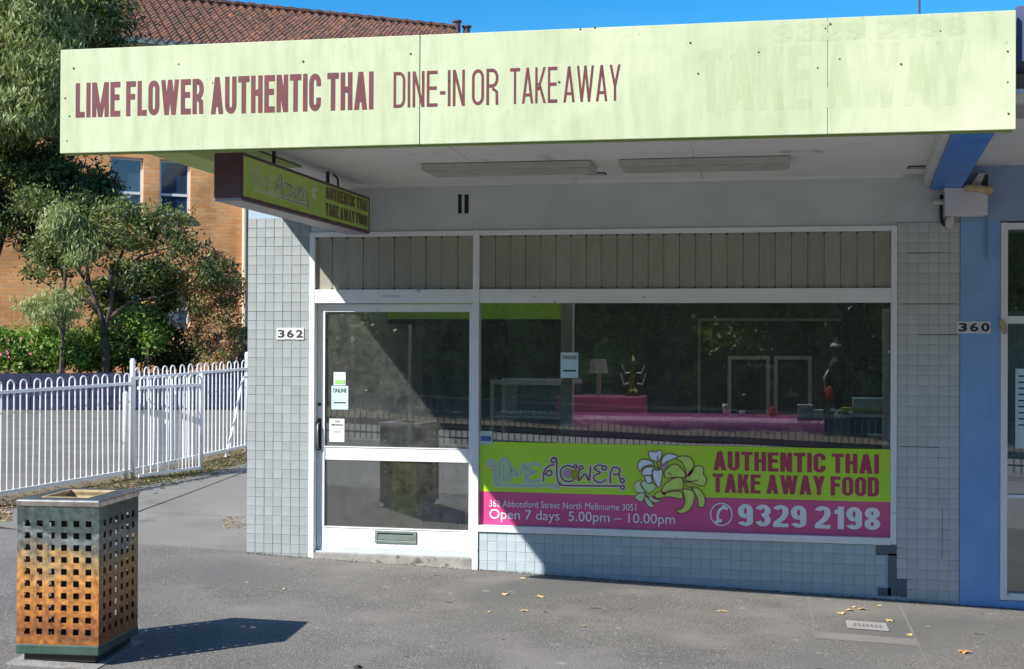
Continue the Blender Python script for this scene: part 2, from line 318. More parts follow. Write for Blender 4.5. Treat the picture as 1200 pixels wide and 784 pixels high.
def condensed(name, s, P, u0, u1, v0, cap, mt, parent, t=.135, gap=.065, eps=.00012):
    """bold condensed capitals and digits built from bars and bent strips; t = stem width and gap in cap heights"""
    out = []
    ly = [0]
    def add(q): out.append((ly[0], q))
    def bar(x0, x1, y0, y1): ly[0] += 1; add([(x0, y0), (x1, y0), (x1, y1), (x0, y1)])
    def dg(x0, y0, x1, y1, w=None): ly[0] += 1; w = w or t*1.06; add([(x0, y0), (x0+w, y0), (x1+w, y1), (x1, y1)])
    def strip(pts):
        n = len(pts)
        nn = []; ly[0] += 1
        for i in range(n):
            a = pts[max(0, i-1)]; b = pts[min(n-1, i+1)]; dx, dy = b[0]-a[0], b[1]-a[1]; l = math.hypot(dx, dy); nn.append((-dy/l*t/2, dx/l*t/2))
        for i in range(n-1):
            a, b = pts[i], pts[i+1]; p, q = nn[i], nn[i+1]
            add([(a[0]-p[0], a[1]-p[1]), (b[0]-q[0], b[1]-q[1]), (b[0]+q[0], b[1]+q[1]), (a[0]+p[0], a[1]+p[1])])
    def arc(cx, cy, rx, ry, a0, a1, n=8): return [(cx+rx*math.cos(rad(a0+(a1-a0)*k/n)), cy+ry*math.sin(rad(a0+(a1-a0)*k/n))) for k in range(n+1)]
    h = t/2
    def draw(c, x, W):
        r = (W-t)/2; ry = min(r*1.15, .24); cx = x+W/2
        if c == 'L': bar(x, x+t, 0, 1); bar(x+t, x+W, 0, t)
        elif c == 'I': bar(x, x+t, 0, 1)
        elif c in 'EF':
            bar(x, x+t, 0, 1); bar(x+t, x+W, 1-t, 1); bar(x+t, x+W*.92, .47, .47+t)
            if c == 'E': bar(x+t, x+W, 0, t)
        elif c == 'T': bar(x, x+W, 1-t, 1); bar(cx-h, cx+h, 0, 1-t)
        elif c == 'H': bar(x, x+t, 0, 1); bar(x+W-t, x+W, 0, 1); bar(x+t, x+W-t, .46, .46+t)
        elif c == 'N': bar(x, x+t, 0, 1); bar(x+W-t, x+W, 0, 1); dg(x+W-t*1.1, 0, x+t*.04, 1)
        elif c == 'M': bar(x, x+t, 0, 1); bar(x+W-t, x+W, 0, 1); dg(cx-h*1.05, 0, x+t*.1, 1, t); dg(cx-h*1.05, 0, x+W-t*1.1, 1, t)
        elif c == 'A': dg(x, 0, cx-h*1.05, 1); dg(x+W-t*1.06, 0, cx-h*1.05, 1); bar(x+W*.24, x+W*.76, .2, .2+t*.85)
        elif c == 'W':
            q = (W-t)/4; dg(x+q, 0, x, 1, t); dg(x+q, 0, x+2*q, 1, t); dg(x+3*q, 0, x+2*q, 1, t); dg(x+3*q, 0, x+4*q, 1, t)
        elif c == 'Y': bar(cx-h, cx+h, 0, .42); dg(cx-h*1.06, .4, x, 1); dg(cx-h*1.06, .4, x+W-t*1.06, 1)
        elif c == 'K': bar(x, x+t, 0, 1); dg(x+t*.7, .36, x+W-t*1.1, 1); dg(x+W-t, 0, x+t*1.15, .56)
        elif c == '-': bar(x, x+W, .33, .33+t)
        elif c == 'U': strip([(x+h, 1), (x+h, ry+h)]+arc(cx, ry+h, r, ry, 180, 360)+[(x+W-h, 1)])
        elif c == 'O' or c == '0': strip([(x+W-h, .5)]+arc(cx, 1-ry-h, r, ry, 0, 180)+arc(cx, ry+h, r, ry, 180, 360)+[(x+W-h, .5)])
        elif c == 'C': strip([(x+W-h, .66)]+arc(cx, 1-ry-h, r, ry, 0, 180)+arc(cx, ry+h, r, ry, 180, 360)+[(x+W-h, .36)])
        elif c == 'D': bar(x, x+t, 0, 1); strip([(x+t, 1-h), (cx, 1-h)]+arc(cx, 1-ry-h, r, ry, 90, 0)+arc(cx, ry+h, r, ry, 0, -90)+[(x+t, h)])
        elif c == 'R': bar(x, x+t, 0, 1); strip([(x+t, 1-h), (cx, 1-h)]+arc(cx, 1-h-.215, r, .215, 90, -90)+[(x+t, 1-h-.43)]); strip([(cx, .5-h), (x+W-h*1.3, .36), (x+W-h*1.1, 0)])
        elif c == 'P': bar(x, x+t, 0, 1); strip([(x+t, 1-h), (cx, 1-h)]+arc(cx, 1-h-.23, r, .23, 90, -90)+[(x+t, 1-h-.46)])
        elif c == '1': bar(cx-h*.2, cx+h*1.8, 0, 1); dg(x+t*.1, .66, cx-h*.2, .84, t*.9); bar(cx-h*1.2, cx, .74, .86)
        elif c == '2': strip(arc(cx, 1-h-ry, r, ry, 170, 0)+[(x+W-h, .62), (x+W*.62, .4), (x+h*1.2, .2), (x+h, 0)]); bar(x, x+W, 0, t)
        elif c == '3': strip(arc(cx, 1-h-.2, r, .2, 165, -80)+[(cx-h*.4, .5)]); strip([(cx-h*.4, .5)]+arc(cx, h+.22, r, .22, 80, -165))
        elif c == '8': [strip(arc(cx, .745-h*.1, r*.92, .255-h*.9, q_, q_+190, 9)) for q_ in (-95, 85)]; [strip(arc(cx, .26, r, .26-h, q_, q_+190, 9)) for q_ in (-95, 85)]
        elif c in '96':
            q = []
            bowl = arc(cx, 1-h-.24, r, .24, -5, 185, 9); bowl2 = arc(cx, 1-h-.24, r, .24, 175, 365, 9); tail = [(x+W-h, 1-h-.24), (x+W-h, h+ry)]+arc(cx, h+ry, r, ry, 0, -165)
            if c == '6': bowl = [(2*cx-a, 1-b) for a, b in bowl]; bowl2 = [(2*cx-a, 1-b) for a, b in bowl2]; tail = [(2*cx-a, 1-b) for a, b in tail]
            strip(bowl); strip(bowl2); strip(tail)
    WD_ = {'I': t, 'M': .66, 'W': .70, 'L': .36, 'F': .38, 'E': .39, 'T': .42, '-': .2, ' ': .17, 'A': .47, 'Y': .45, 'K': .44, '1': .3}
    x = 0.; k = 0
    for c in s:
        W = WD_.get(c, .43); draw(c, x, W); x += W+(gap if c != ' ' else 0)
    x -= gap; mb = MB(); sx = (u1-u0)/x
    LP = [lifted(P, eps*k_) for k_ in range(7)]
    for k_, q in out: mb.add([LP[k_ % 7](u0+a*sx, v0+b*cap) for a, b in q], [tuple(range(len(q)))])
    o = part(mb, name, mt, parent); return o
def smooth_pts(p, k=6, closed=False):
    n = len(p); out = []
    R = range(n if closed else n-1)
    for i in R:
        a = p[(i-1) % n] if closed or i > 0 else p[i]; b = p[i]; c = p[(i+1) % n]; d = p[(i+2) % n] if closed or i+2 < n else c
        for j in range(k):
            t = j/k
            out.append(tuple(.5*((2*b[q])+(-a[q]+c[q])*t+(2*a[q]-5*b[q]+4*c[q]-d[q])*t*t+(-a[q]+3*b[q]-3*c[q]+d[q])*t**3) for q in (0, 1)))
    if not closed: out.append(tuple(p[-1]))
    return out
_rk = [0]
def lifted(P, d):
    """the same map raised d metres off its plane (v-down grids give a negative normal)"""
    a, b, c = Vector(P(0, 0)), Vector(P(1, 0)), Vector(P(0, 1)); n = (b-a).cross(c-a).normalized()*d
    return lambda u, v: tuple(Vector(P(u, v))+n)
def ribbon(mb, pts, wd, P, closed=False):
    _rk[0] += 1; P = lifted(P, -.0001*(_rk[0] % 9))
    n = len(pts); vs = []
    for i, p in enumerate(pts):
        a = pts[(i-1) % n] if closed or i > 0 else p; b = pts[(i+1) % n] if closed or i < n-1 else p
        dx, dy = b[0]-a[0], b[1]-a[1]; l = math.hypot(dx, dy) or 1; nx, ny = -dy/l*wd/2, dx/l*wd/2
        vs += [P(p[0]+nx, p[1]+ny), P(p[0]-nx, p[1]-ny)]
    m_ = n if closed else n-1
    mb.add(vs, [(2*i, 2*i+1, 2*((i+1) % n)+1, 2*((i+1) % n)) for i in range(m_)])
    if not closed:
        for p in (pts[0], pts[-1]): disc(mb, p, wd/2, lifted(P, -.00005))
def disc(mb, c, r, P, n=12):
    _rk[0] += 1; P = lifted(P, -.00003*(_rk[0] % 3))
    mb.add([P(c[0]+r*math.cos(2*math.pi*k/n), c[1]+r*math.sin(2*math.pi*k/n)) for k in range(n)], [tuple(range(n))])
def circ(c, r, a0=0, a1=360, n=14): return [(c[0]+r*math.cos(rad(a0+(a1-a0)*k/n)), c[1]+r*math.sin(rad(a0+(a1-a0)*k/n))) for k in range(n+1)]

#@@GROUND
# ------------------------------------------------------------------ the setting: ground
def sheet(name, mt, xs, ys, dz=0, hf=None):
    mb = MB(); nx = len(xs); hf = hf or (lambda x, y: g(x, y)+dz)
    mb.add([(x, y, hf(x, y)) for y in ys for x in xs], [(j*nx+i, j*nx+i+1, (j+1)*nx+i+1, (j+1)*nx+i) for j in range(len(ys)-1) for i in range(nx-1)])
    return struct(part(mb, name, mt))
def base_h(x, y):
    return g(x, y)-.03-(.14 if -16.5 < y < -4.5 else 0)
sheet('ground', M['soil'], [-400, -60, -12, 0, 12, 60, 400], [-400, -60, -16.51, -16.49, -4.51, -4.49, 0, 20, 60, 400], hf=base_h)
sheet('road', M['road'], [-60, -12, 0, 12, 60], [-16.4, -4.75], hf=lambda x, y: g(x, 0)-.16)
sheet('pavement', M['asphalt'], [-60, -12, 0, 12, 60], [-4.6, 0.3], dz=0)
kb = MB()
for i in range(-12, 13):
    x0, x1 = i*1.2, i*1.2+1.19
    kb.add([(x, y, g(x, 0)+z) for x in (x0, x1) for y, z in ((-4.75, -.2), (-4.6, -.2), (-4.6, .002), (-4.75, .002))],
           [(0, 1, 2, 3), (7, 6, 5, 4), (0, 4, 5, 1), (1, 5, 6, 2), (2, 6, 7, 3), (3, 7, 4, 0)])
struct(part(kb, 'kerb', M['step']))
# side lane of concrete bays, joints recessed between them
def poly_sheet(name, mt, pts, dz, kind='structure'):
    mb = MB(); mb.add([(x, y, g(x, y)+dz) for x, y in pts], [tuple(range(len(pts)))]); return struct(part(mb, name, mt), kind)
sheet('lot', M['gravel'], [-30, -12, -2.7], [1.2, 20, 26], dz=-.012)
poly_sheet('path_bed', M['joint'], [(-3.6, .3), (-.02, .04), (-.02, 20), (-2.3, 20), (-2.3, 6.9), (-2.35, 3.5), (-2.9, 1.4)], -.01)
lane = bpy.data.objects.new('side_path', None); COL.objects.link(lane); lane['kind'] = 'structure'
def bay(pts):
    mb = MB(); n = len(pts); mb.add([(x, y, g(x, y)+.006) for x, y in pts]+[(x, y, g(x, y)-.02) for x, y in pts], [tuple(range(n))]+[(i, n+i, n+(i+1) % n, (i+1) % n) for i in range(n)])
    part(mb, 'concrete_bay', M['concrete'], lane)
bay([(-4.2, .42), (-2.54, .45), (-1.5, .12), (-1.02, .07), (-.02, .05), (-.02, 1.68), (-1.75, 1.56), (-3.3, 1.2), (-4.2, .95)])
bay([(-1.75, 1.58), (-.02, 1.70), (-.02, 4.2), (-2.06, 4.9), (-2.52, 3.3), (-2.85, 1.33)][0:1]+[(-.02, 1.70), (-.02, 4.9), (-2.0, 4.9), (-1.84, 2.9)])
bay([(-1.78, 1.58), (-1.865, 2.9), (-2.025, 4.9), (-2.32, 4.9), (-2.5, 3.4), (-2.85, 1.4), (-2.6, 1.36)])
bay([(-2.32, 4.92), (-.02, 4.92), (-.02, 9), (-2.3, 9)])
bay([(-2.3, 9.02), (-.02, 9.02), (-.02, 14), (-2.3, 14)])
poly_sheet('verge', M['soil'], [(-3.75, .9), (-3.3, 1.22), (-2.86, 1.4), (-2.5, 3.4), (-2.3, 5), (-2.3, 12), (-3.0, 12), (-3.1, 3.9), (-3.6, 1.4)], -.004)
# crumbled asphalt edge strip against the lane
# dry litter on the verge
def litter(name, n, fn, s, mt, label):
    mb = MB()
    for _ in range(n):
        x, y, z = fn(); a = random.uniform(0, 6.3); l = s*random.uniform(.5, 1.3); wv = l*.4; t = random.uniform(-.5, .5)*l
        c, d = math.cos(a), math.sin(a)
        mb.add([(x-c*l, y-d*l, z+.003), (x+d*wv, y-c*wv, z+.01+abs(t)*.5), (x+c*l, y+d*l, z+.006), (x-d*wv, y+c*wv, z+.003+abs(t))], [(0, 1, 2, 3)])
    o = part(mb, name, mt); struct(o, 'stuff', label); return o
def verge_pt():
    y = random.uniform(1.3, 11); xc = -3.0+.25*(min(y, 4)-2.5)*.6; x = xc+random.gauss(.18, .22); return x, y, g(x, y)+.004
litter('leaf_litter', 2600, verge_pt, .02, [M['litter']], 'dry yellow leaf litter along the foot of the white fence')
litter('dry_grass', 1600, verge_pt, .03, [M['lf_mid']], 'short dry grass in the verge below the white fence')
def corner_pt():
    p = atG(random.uniform(-10, 14), random.uniform(588, 612)); return p.x, p.y, p.z+.004
litter('corner_leaf_litter', 420, corner_pt, .02, [M['litter']], 'brown dry leaves heaped beyond the litter bin')
def joint_pt():
    p = atG(random.uniform(262, 290), random.uniform(606, 621)); return p.x, p.y, p.z+.004
litter('joint_litter', 110, joint_pt, .014, [M['litter']], 'dry brown litter in the path corner by the tiled wall')
# access cover in the pavement at the right
pc = thing('access_cover', atG(1005, 729), 'flat cement cover patch with a pale plate in the pavement below the window corner', 'cover')
def gsheet(mb, x0, x1, y0, y1, dz): mb.add([(x, y, g(x, y)+dz) for x, y in ((x0, y0), (x1, y0), (x1, y1), (x0, y1))], [(0, 1, 2, 3)]); return mb
part(gsheet(MB(), 4.53, 5.16, -1.53, -.10, .004), 'lid', M['patch'], pc)
lm = MB(); 
for x0, x1, y0, y1 in ((4.515, 4.53, -1.54, -.1), (5.16, 5.175, -2.6, -.1), (4.53, 5.16, -1.545, -1.53)): gsheet(lm, x0, x1, y0, y1, .0055)
part(lm, 'edge_strip', M['concrete'], pc)
pl = part(gsheet(MB(), 4.745, 5.015, -1.17, -.91, .009), 'name_plate', mat('pale_plate', (.33, .32, .32), (.38, .37, .37), rough=.6, scale=20), pc)
mk = MB()
for k in range(7): gsheet(mk, 4.79+k*.028, 4.806+k*.028, -1.09, -1.0, .012)
part(mk, 'embossing', M['patch'], pl)

#@@SHOP
# ------------------------------------------------------------------ the shop
def tiles_wall(name, label, loc, x0, x1, z0f, z1, px, pz, tmat, gmat, thick=.012, yface=-.012, miss=(), backY=.30, corner=False):
    """x0..x1 by floor..z1; tiles hung 2.5mm apart, each a part"""
    root = thing(name, loc, label, 'wall'); nx = max(1, round((x1-x0)/px)); p = (x1-x0)/nx
    mb = MB(); zb = min(g(x0, 0), g(x1, 0))-.1
    mb.box(x0, x1, -.0088, backY, zb, z1); part(mb, 'wall_core', gmat, root)
    c = .0022; hw, hh = p/2-.0012, pz/2-.0012
    t = MB(); y0, y1 = 0., thick-.002
    v = []
    for (w_, h_, y) in ((hw-c, hh-c, y0), (hw, hh, y0+c), (hw, hh, y1)):
        v += [(-w_, y, -h_), (w_, y, -h_), (w_, y, h_), (-w_, y, h_)]
    t.add(v, [(0, 1, 2, 3)]+[(k*4+i, k*4+4+i, k*4+4+(i+1) % 4, k*4+(i+1) % 4)[::1] for k in (0, 1) for i in range(4)])
    me = t.mesh('tile', tmat)
    def cut_tile(zt, zbm, i):
        mbx = MB().box(x0+i*p+.0019, x0+(i+1)*p-.0019, yface, yface+.01, zbm, zt); return mbx
    gone = [(atY(a, b).x, atY(c, d).x, atY(c, d).z, atY(a, b).z) for a, b, c, d in BARE]
    k = 0; count = 0
    while True:
        zc = z1-(k+.5)*pz
        if zc+pz/2 < zb+.05: break
        for i in range(nx):
            xc = x0+(i+.5)*p; gz = g(xc, 0)+.004
            if zc+pz/2 <= gz+.015 or any(a < xc < b and c < zc < d for a, b, c, d in gone): continue
            if zc-pz/2 < gz:
                part(cut_tile(zc+pz/2-.0019, gz, i), 'tile', tmat, root); continue
            o = link('tile', me, root, loc=Vector((xc+random.gauss(0, .0003), yface+random.gauss(0, .0006), zc+random.gauss(0, .0003)))-root.location)
            o.rotation_euler = (random.gauss(0, .006), 0, random.gauss(0, .006)); count += 1
        k += 1
    return root
PL = .0762
BARE = [(1028, 637, 1053, 651), (1042, 650, 1052, 698), (1056, 676, 1067, 700), (1030, 690, 1042, 703)]
tiles_wall('tiled_pier', 'pale grey tiled wall pier with white number 362, left of the shop door', (.27, 0, 0), 0.0, .535, 0, 2.755, PL, PL, M['tile_l'], M['grout'], backY=.35)
Z1R = 2.66
tiles_wall('tiled_pier', 'green-grey painted tiled wall pier between the shop window and the blue wall', (5.39, 0, -.17), 5.162, 5.61, 0, Z1R, .0762, .0762, M['tile_r'], M['grout_r'])
riser = tiles_wall('tiled_wall', 'low blue-grey tiled wall below the shop window and its banner', (3.55, 0, -.1), 1.957, 5.160, 0, .243, .0762, .0762, M['tile_b'], M['grout_b'])
for kk, (a, b, c, d) in enumerate(BARE):
    p_, q_ = atY(a, b), atY(c, d); root_ = riser if kk != 2 else None
    o = part(B(max(p_.x-.01, 1.96), q_.x+.012, -.0108, -.0089, max(q_.z, g(q_.x, 0)), min(p_.z+.01, .24 if p_.x < 5.15 else 9)), 'bare_mortar', M['bare'], riser)
cr_ = MB()
for x0, x1, y in ((1063, 1106, 292), (1056, 1121, 353), (1075, 1121, 391), (1056, 1100, 521)):
    a_, b_ = atY(x0, y), atY(x1, y); z_ = Z1R-round((Z1R-a_.z)/.0762)*.0762; cr_.box(a_.x, b_.x, -.0132, -.012, z_-.0018, z_+.0018)
a_, b_ = atY(1104, 592), atY(1104, 655); cr_.box(a_.x-.0015, a_.x+.0015, -.0132, -.0124, b_.z, a_.z)
part(cr_, 'dark_joint', M['joint'], bpy.data.objects['tiled_pier.001'])
# block top of left pier + header wall
hd = thing('header_wall', (2.8, 0, 2.64), 'grey rendered wall band above the shop window and door', 'wall')
part(MB().box(.0, .5355, 0, .30, 2.756, 3.2).box(.5355, 5.161, 0, .30, 2.643, 3.2).box(5.161, 5.61, 0, .30, 2.662, 3.2), 'wall', M['header'], hd)
part(B(.0, .536, -.006, -.0005, 2.757, 3.02), 'blue_face', M['pier_top'], hd)
jm = MB()
jm.box(.0, .536, -.0075, -.006, 2.862, 2.866).box(.17, .174, -.0075, -.006, 2.866, 3.0).box(.27, .273, -.0075, -.006, 2.757, 2.862); part(jm, 'block_joint', M['grout'], hd)
pv = [atY(537, 228), atY(541, 250), atY(544.5, 228), atY(549, 250)]
vs = MB().box(pv[0].x, pv[1].x, -.004, .0, pv[1].z, pv[0].z).box(pv[2].x, pv[3].x, -.004, 0, pv[3].z, pv[2].z); part(vs, 'vent_slot', M['dark'], hd)
# side and back of the shop and neighbour (seen only past the corner / in glass)
sd = thing('shop_building', (.1, 4, 0), 'flat-roofed shop behind the tiled front, its side wall facing the concrete path', 'building')
part(B(0.002, .2, .352, 9, -.3, 3.25), 'side_wall', M['header'], sd)
part(B(.2, 12, 8.8, 9, -.5, 3.2), 'back_wall', M['header'], sd)
rf = MB()
rf.box(.2, 12, .302, .36, 3.2, 3.3).box(.2, .6, .36, 1.0, 3.2, 3.3).box(5.3, 12, .36, 1.0, 3.2, 3.3).box(.2, 12, 1.0, 1.3, 3.2, 3.3).box(.2, 1.2, 1.3, 2.2, 3.2, 3.3).box(5.2, 12, 1.3, 2.2, 3.2, 3.3).box(.2, 12, 2.2, 9, 3.2, 3.3)
part(rf, 'roof', M['soffit'], sd)
part(MB().box(.6, 5.3, .36, 1.0, 3.25, 3.26).box(1.2, 5.2, 1.3, 2.2, 3.25, 3.26), 'added_skylight', M['frost'], sd)  # added, unseen roof lights that let sun in to brighten the interior
part(B(.2, 12, .30, 8.8, -.5, .02), 'floor', M['ifloor'], sd)
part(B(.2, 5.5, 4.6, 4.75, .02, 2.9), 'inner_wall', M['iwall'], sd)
part(MB().box(.26, .6, .36, 1.0, 2.9, 3.0).box(5.3, 5.5, .36, 1.0, 2.9, 3.0).box(.26, 5.5, 1.0, 1.3, 2.9, 3.0).box(.26, 1.2, 1.3, 2.2, 2.9, 3.0).box(5.2, 5.5, 1.3, 2.2, 2.9, 3.0).box(.26, 5.5, 2.2, 4.6, 2.9, 3.0), 'ceiling', M['iceil'], sd)  # ceiling left open below the added roof lights
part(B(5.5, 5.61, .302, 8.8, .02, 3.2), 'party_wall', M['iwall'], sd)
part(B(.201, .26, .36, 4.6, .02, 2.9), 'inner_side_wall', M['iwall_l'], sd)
part(B(.26, 1.02, 1.25, 1.35, .02, 2.9), 'entry_screen', M['iwall_l'], sd)
# pale frames of two doorways on the inner wall
for (a, b, c, d) in ((853, 417, 902, 500), (907, 417, 951, 500)):
    p0, p1 = atY(a, b, 4.6), atY(c, d, 4.6); f = MB(); t = .04
    f.box(p0.x, p0.x+t, 4.57, 4.6, .02, p0.z).box(p1.x-t, p1.x, 4.57, 4.6, .02, p0.z).box(p0.x+t, p1.x-t, 4.57, 4.6, p0.z-t, p0.z)
    part(f, 'door_frame', M['post'], sd)
p0, p1 = atY(818, 373, 4.6), atY(985, 500, 4.6)
part(MB().box(p0.x, p1.x, 4.585, 4.6, p0.z-.03, p0.z).box(p0.x, p0.x+.03, 4.585, 4.6, .02, p0.z-.03), 'wall_trim', M['iwall_l'], sd)

# --- shop window
wn = thing('shop_window', (3.5, 0, .25), 'wide white-framed shop window with ribbed obscure panes along its top', 'window')
fr = MB(); YF, YB = -.022, .07
fr.box(.537, .582, YF, YB, -.03, 2.64)                 # left jamb
fr.box(.582, 1.905, YF+.002, YB, 2.60, 2.64); fr.box(1.955, 5.117, YF+.002, YB, 2.60, 2.64)
fr.box(1.905, 1.955, YF-.004, YB, .0-.06, 2.642)
fr.box(5.117, 5.160, YF, YB, .25, 2.64)
fr.box(1.955, 5.117, YF-.008, YB, .246, .297)
part(fr, 'frame', M['frame'], wn, bevel=.003)
part(MB().box(.582, 1.905, YF+.004, YB, 2.062, 2.172).box(1.955, 5.117, YF+.004, YB, 2.062, 2.172), 'transom', M['frame'], wn, bevel=.003)
part(B(1.955, 5.117, .03, .036, .297, 2.062), 'pane', M['glass'], wn)
for (a, b, n) in ((.585, 1.902, 10), (1.958, 5.114, 26)):
    pw = (b-a)/n
    for i in range(n):
        o = part(B(a+i*pw+.0014, a+(i+1)*pw-.0014, .018+.004*(i % 2), .026+.004*(i % 2), 2.175, 2.598), 'obscure_pane', M['glass_rib'], wn)
        c = MB().box(a+i*pw-.006, a+i*pw+.006, .008, .018, 2.585, 2.598).box(a+i*pw-.006, a+i*pw+.006, .008, .018, 2.175, 2.186)
        part(c, 'clip', M['black'], wn)
    part(B(a, b, .034, .04, 2.173, 2.599), 'backing', M['dark'], wn)
part(MB().box(1.16+.0, 1.30, YF+.003, YF+.004, 2.108, 2.125), 'small_plate', M['alu'], wn)
# hairline crack bead / sealant under sill
# --- door
dr = thing('shop_door', (.6, .06, .03), 'white glazed shop door with a letter slot in its bottom rail', 'door')
Y0, Y1 = .045, .085
D = MB().box(.585, .648, Y0, Y1, .045, 2.055).box(1.862, 1.903, Y0, Y1, .045, 2.055)
D.box(.648, 1.862, Y0+.001, Y1, 1.992, 2.055).box(.648, 1.862, Y0+.001, Y1, .783, .893).box(.648, 1.862, Y0+.001, Y1, .045, .240)
part(D, 'door_frame', M['frame'], dr, bevel=.003)
part(MB().box(.640, .652, Y0-.008, Y0, .24, 1.99).box(.652, 1.862, Y0-.006, Y0, .232, .242).box(.652, 1.862, Y0-.006, Y0, .888, .896), 'bead', M['frame'], dr)
part(B(.60, 1.9, Y0-.004, Y0+.001, .045, .075), 'kick_strip', M['alu'], dr)
part(B(.652, 1.862, .063, .069, .893, 1.992), 'pane', M['glass_d'], dr)
part(B(.652, 1.862, .063, .069, .240, .783), 'pane', M['glass'], dr)
ms = part(MB().box(1.085, 1.432, .033, .045, .200, .220).box(1.085, 1.432, .033, .045, .120, .140).box(1.085, 1.107, .033, .045, .14, .2).box(1.410, 1.432, .033, .045, .14, .2), 'letter_slot', M['slot'], dr, bevel=.002)
part(B(1.110, 1.407, .038, .046, .145, .190), 'flap', M['slot'], ms); part(B(1.107, 1.41, .0435, .0455, .19, .2), 'slot_gap', M['dark'], ms)
hp = part(B(.592, .622, Y0-.008, Y0, .86, 1.12), 'handle_plate', M['black'], dr, bevel=.002)
part(MB().tube([(.607, Y0-.006, 1.09), (.607, Y0-.045, 1.07), (.607, Y0-.05, .98), (.607, Y0-.045, .89), (.607, Y0-.006, .87)], .007), 'handle', M['slot'], hp, smooth=True)
part(MB().tube([(.607, Y0+.001, 1.235), (.607, Y0-.008, 1.235)], .014, 14), 'lock', M['black'], dr)
st = part(MB().box(.583, 1.904, -.03, .3, -.2, .034), 'door_step', M['step'], None, bevel=.008); tag(st, 'worn concrete step under the shop door', 'step')
part(B(.583, 1.904, -.004, .25, .034, .044), 'threshold', M['alu'], st)

# --- banner on the window
YG = .020
def PW(y): return lambda u, v: (u, y, v)
bn = thing('window_banner', (3.5, YG, .30), 'lime and magenta printed banner reading authentic Thai take away food across the window foot', 'banner')
BX0, BX1, BZ0, BZ1, BZM = 1.957, 5.115, .298, .958, .562
part(B(BX0, BX1, YG, YG+.003, BZM, BZ1), 'lime_panel', M['lime'], bn)
part(B(BX0, BX1, YG, YG+.003, BZ0, BZM-.0005), 'magenta_panel', M['magenta'], bn)
def PB(layer):
    return lambda x, y: tuple(Vector(atY(x, y, YG-.0015*layer)))
def btext(s, xa, xb, yt, yb, mt, bold):
    a = atY(xa, yb, YG-.003); b = atY(xb, yb, YG-.003); top = atY(xa, yt, YG-.003)
    if bold > .03: condensed('lettering', s, PW(YG-.003), a.x, b.x, a.z, top.z-a.z, mt, bn, bold)
    else: text('lettering', s, PW(YG-.003), a.x, b.x, a.z, top.z-a.z, mt, bn, bold)
btext('AUTHENTIC THAI', 836, 1030, 528.8, 551, M['red_print'], .165)
btext('TAKE AWAY FOOD', 835, 1030, 555, 577, M['red_print'], .165)
btext('9329 2198', 864.5, 1031.5, 590.3, 616.2, M['white_print'], .17)
btext('362 Abbotsford Street North Melbourne 3051', 573.5, 745.5, 586, 593.5, M['white_print'], .0)
btext('Open 7 days  5.00pm – 10.00pm', 573.5, 791, 596.5, 607.5, M['white_print'], .0)
L_STROKES = [circ((100, 155), 20, 60, 330), [(100, 130), (118, 135), (126, 155), (127, 200), (127, 270), (140, 310), (180, 326), (590, 326)], circ((612, 330), 15, 0, 360),
             [(163, 300), (163, 165), (180, 135), (205, 120), (235, 135), (255, 175)],
             [(195, 292), (195, 165)], [(195, 165), (230, 160), (240, 200), (228, 250), (200, 290)], [(255, 292), (255, 175), (300, 250), (320, 235), (368, 155), (370, 300)],
             [(480, 172), (440, 155), (400, 172), (398, 208), (450, 224), (400, 238), (385, 272), (420, 300), (485, 282)]]
F_STROKES = [[(512, 290), (512, 240), (530, 195), (560, 172), (592, 165)], circ((557, 230), 21, 0, 360), [(515, 238), (536, 234)], circ((590, 130), 17, 40, 320),
             [(590, 108), (608, 112), (616, 140), (618, 262), (640, 310), (690, 326), (1105, 330)], circ((1130, 342), 15, 0, 360),
             [(745, 185), (700, 170), (655, 195), (645, 240), (670, 285), (720, 295), (750, 280)], circ((762, 178), 13, 0, 360), circ((806, 187), 15, 0, 360),
             [(790, 205), (788, 290), (835, 235), (868, 290), (880, 180)], circ((988, 190), 17, 0, 360),
             [(975, 172), (935, 168), (910, 195), (955, 228), (908, 250), (912, 288), (960, 303), (1000, 282)],
             [(1035, 305), (1035, 235), (1060, 185), (1108, 200), (1100, 235), (1060, 240)], [(1100, 240), (1112, 272)], circ((1128, 288), 16, 0, 360)]
def logo(parent, Pf, sc, pale, greym, ink, wsc=1.):
    """Pf(layer)->fn(u,v) in the logo's own grid; strokes: pale outline under a darker core"""
    a, b, c = MB(), MB(), MB()
    for S_, core in ((L_STROKES, b), (F_STROKES, c)):
        for s in S_:
            p = smooth_pts(s, 4) if len(s) < 12 else s
            ribbon(a, p, 31*wsc, Pf(1)); ribbon(core, p, (11 if core is c else 17)*wsc, Pf(3))
    d = MB()
    for s in L_STROKES: ribbon(d, smooth_pts(s, 4) if len(s) < 12 else s, 4.5*wsc, Pf(4))
    part(a, 'logo_outline', pale, parent); part(b, 'logo_letters', greym, parent); part(c, 'logo_letters', ink, parent); part(d, 'logo_line', pale, parent)
L7 = lambda layer: (lambda u, v: PB(layer)(560+u/6.667, 520+v/6.667))
logo(bn, L7, 1, M['pale_line'], M['grey_line'], M['maroon_line'])
fb = MB()
for a in range(5): disc(fb, (700+20*math.cos(a*1.257), 232+20*math.sin(a*1.257)), 17, L7(5))
part(fb, 'small_flower', M['petal_l'], bn)
fb = MB()
for a in range(5): disc(fb, (757+22*math.cos(a*1.257), 240+28*math.sin(a*1.257)), 15, L7(5.5))
part(fb, 'small_flower', mat('flower_yellow_print', (.45, .35, .02), rough=.3), bn)
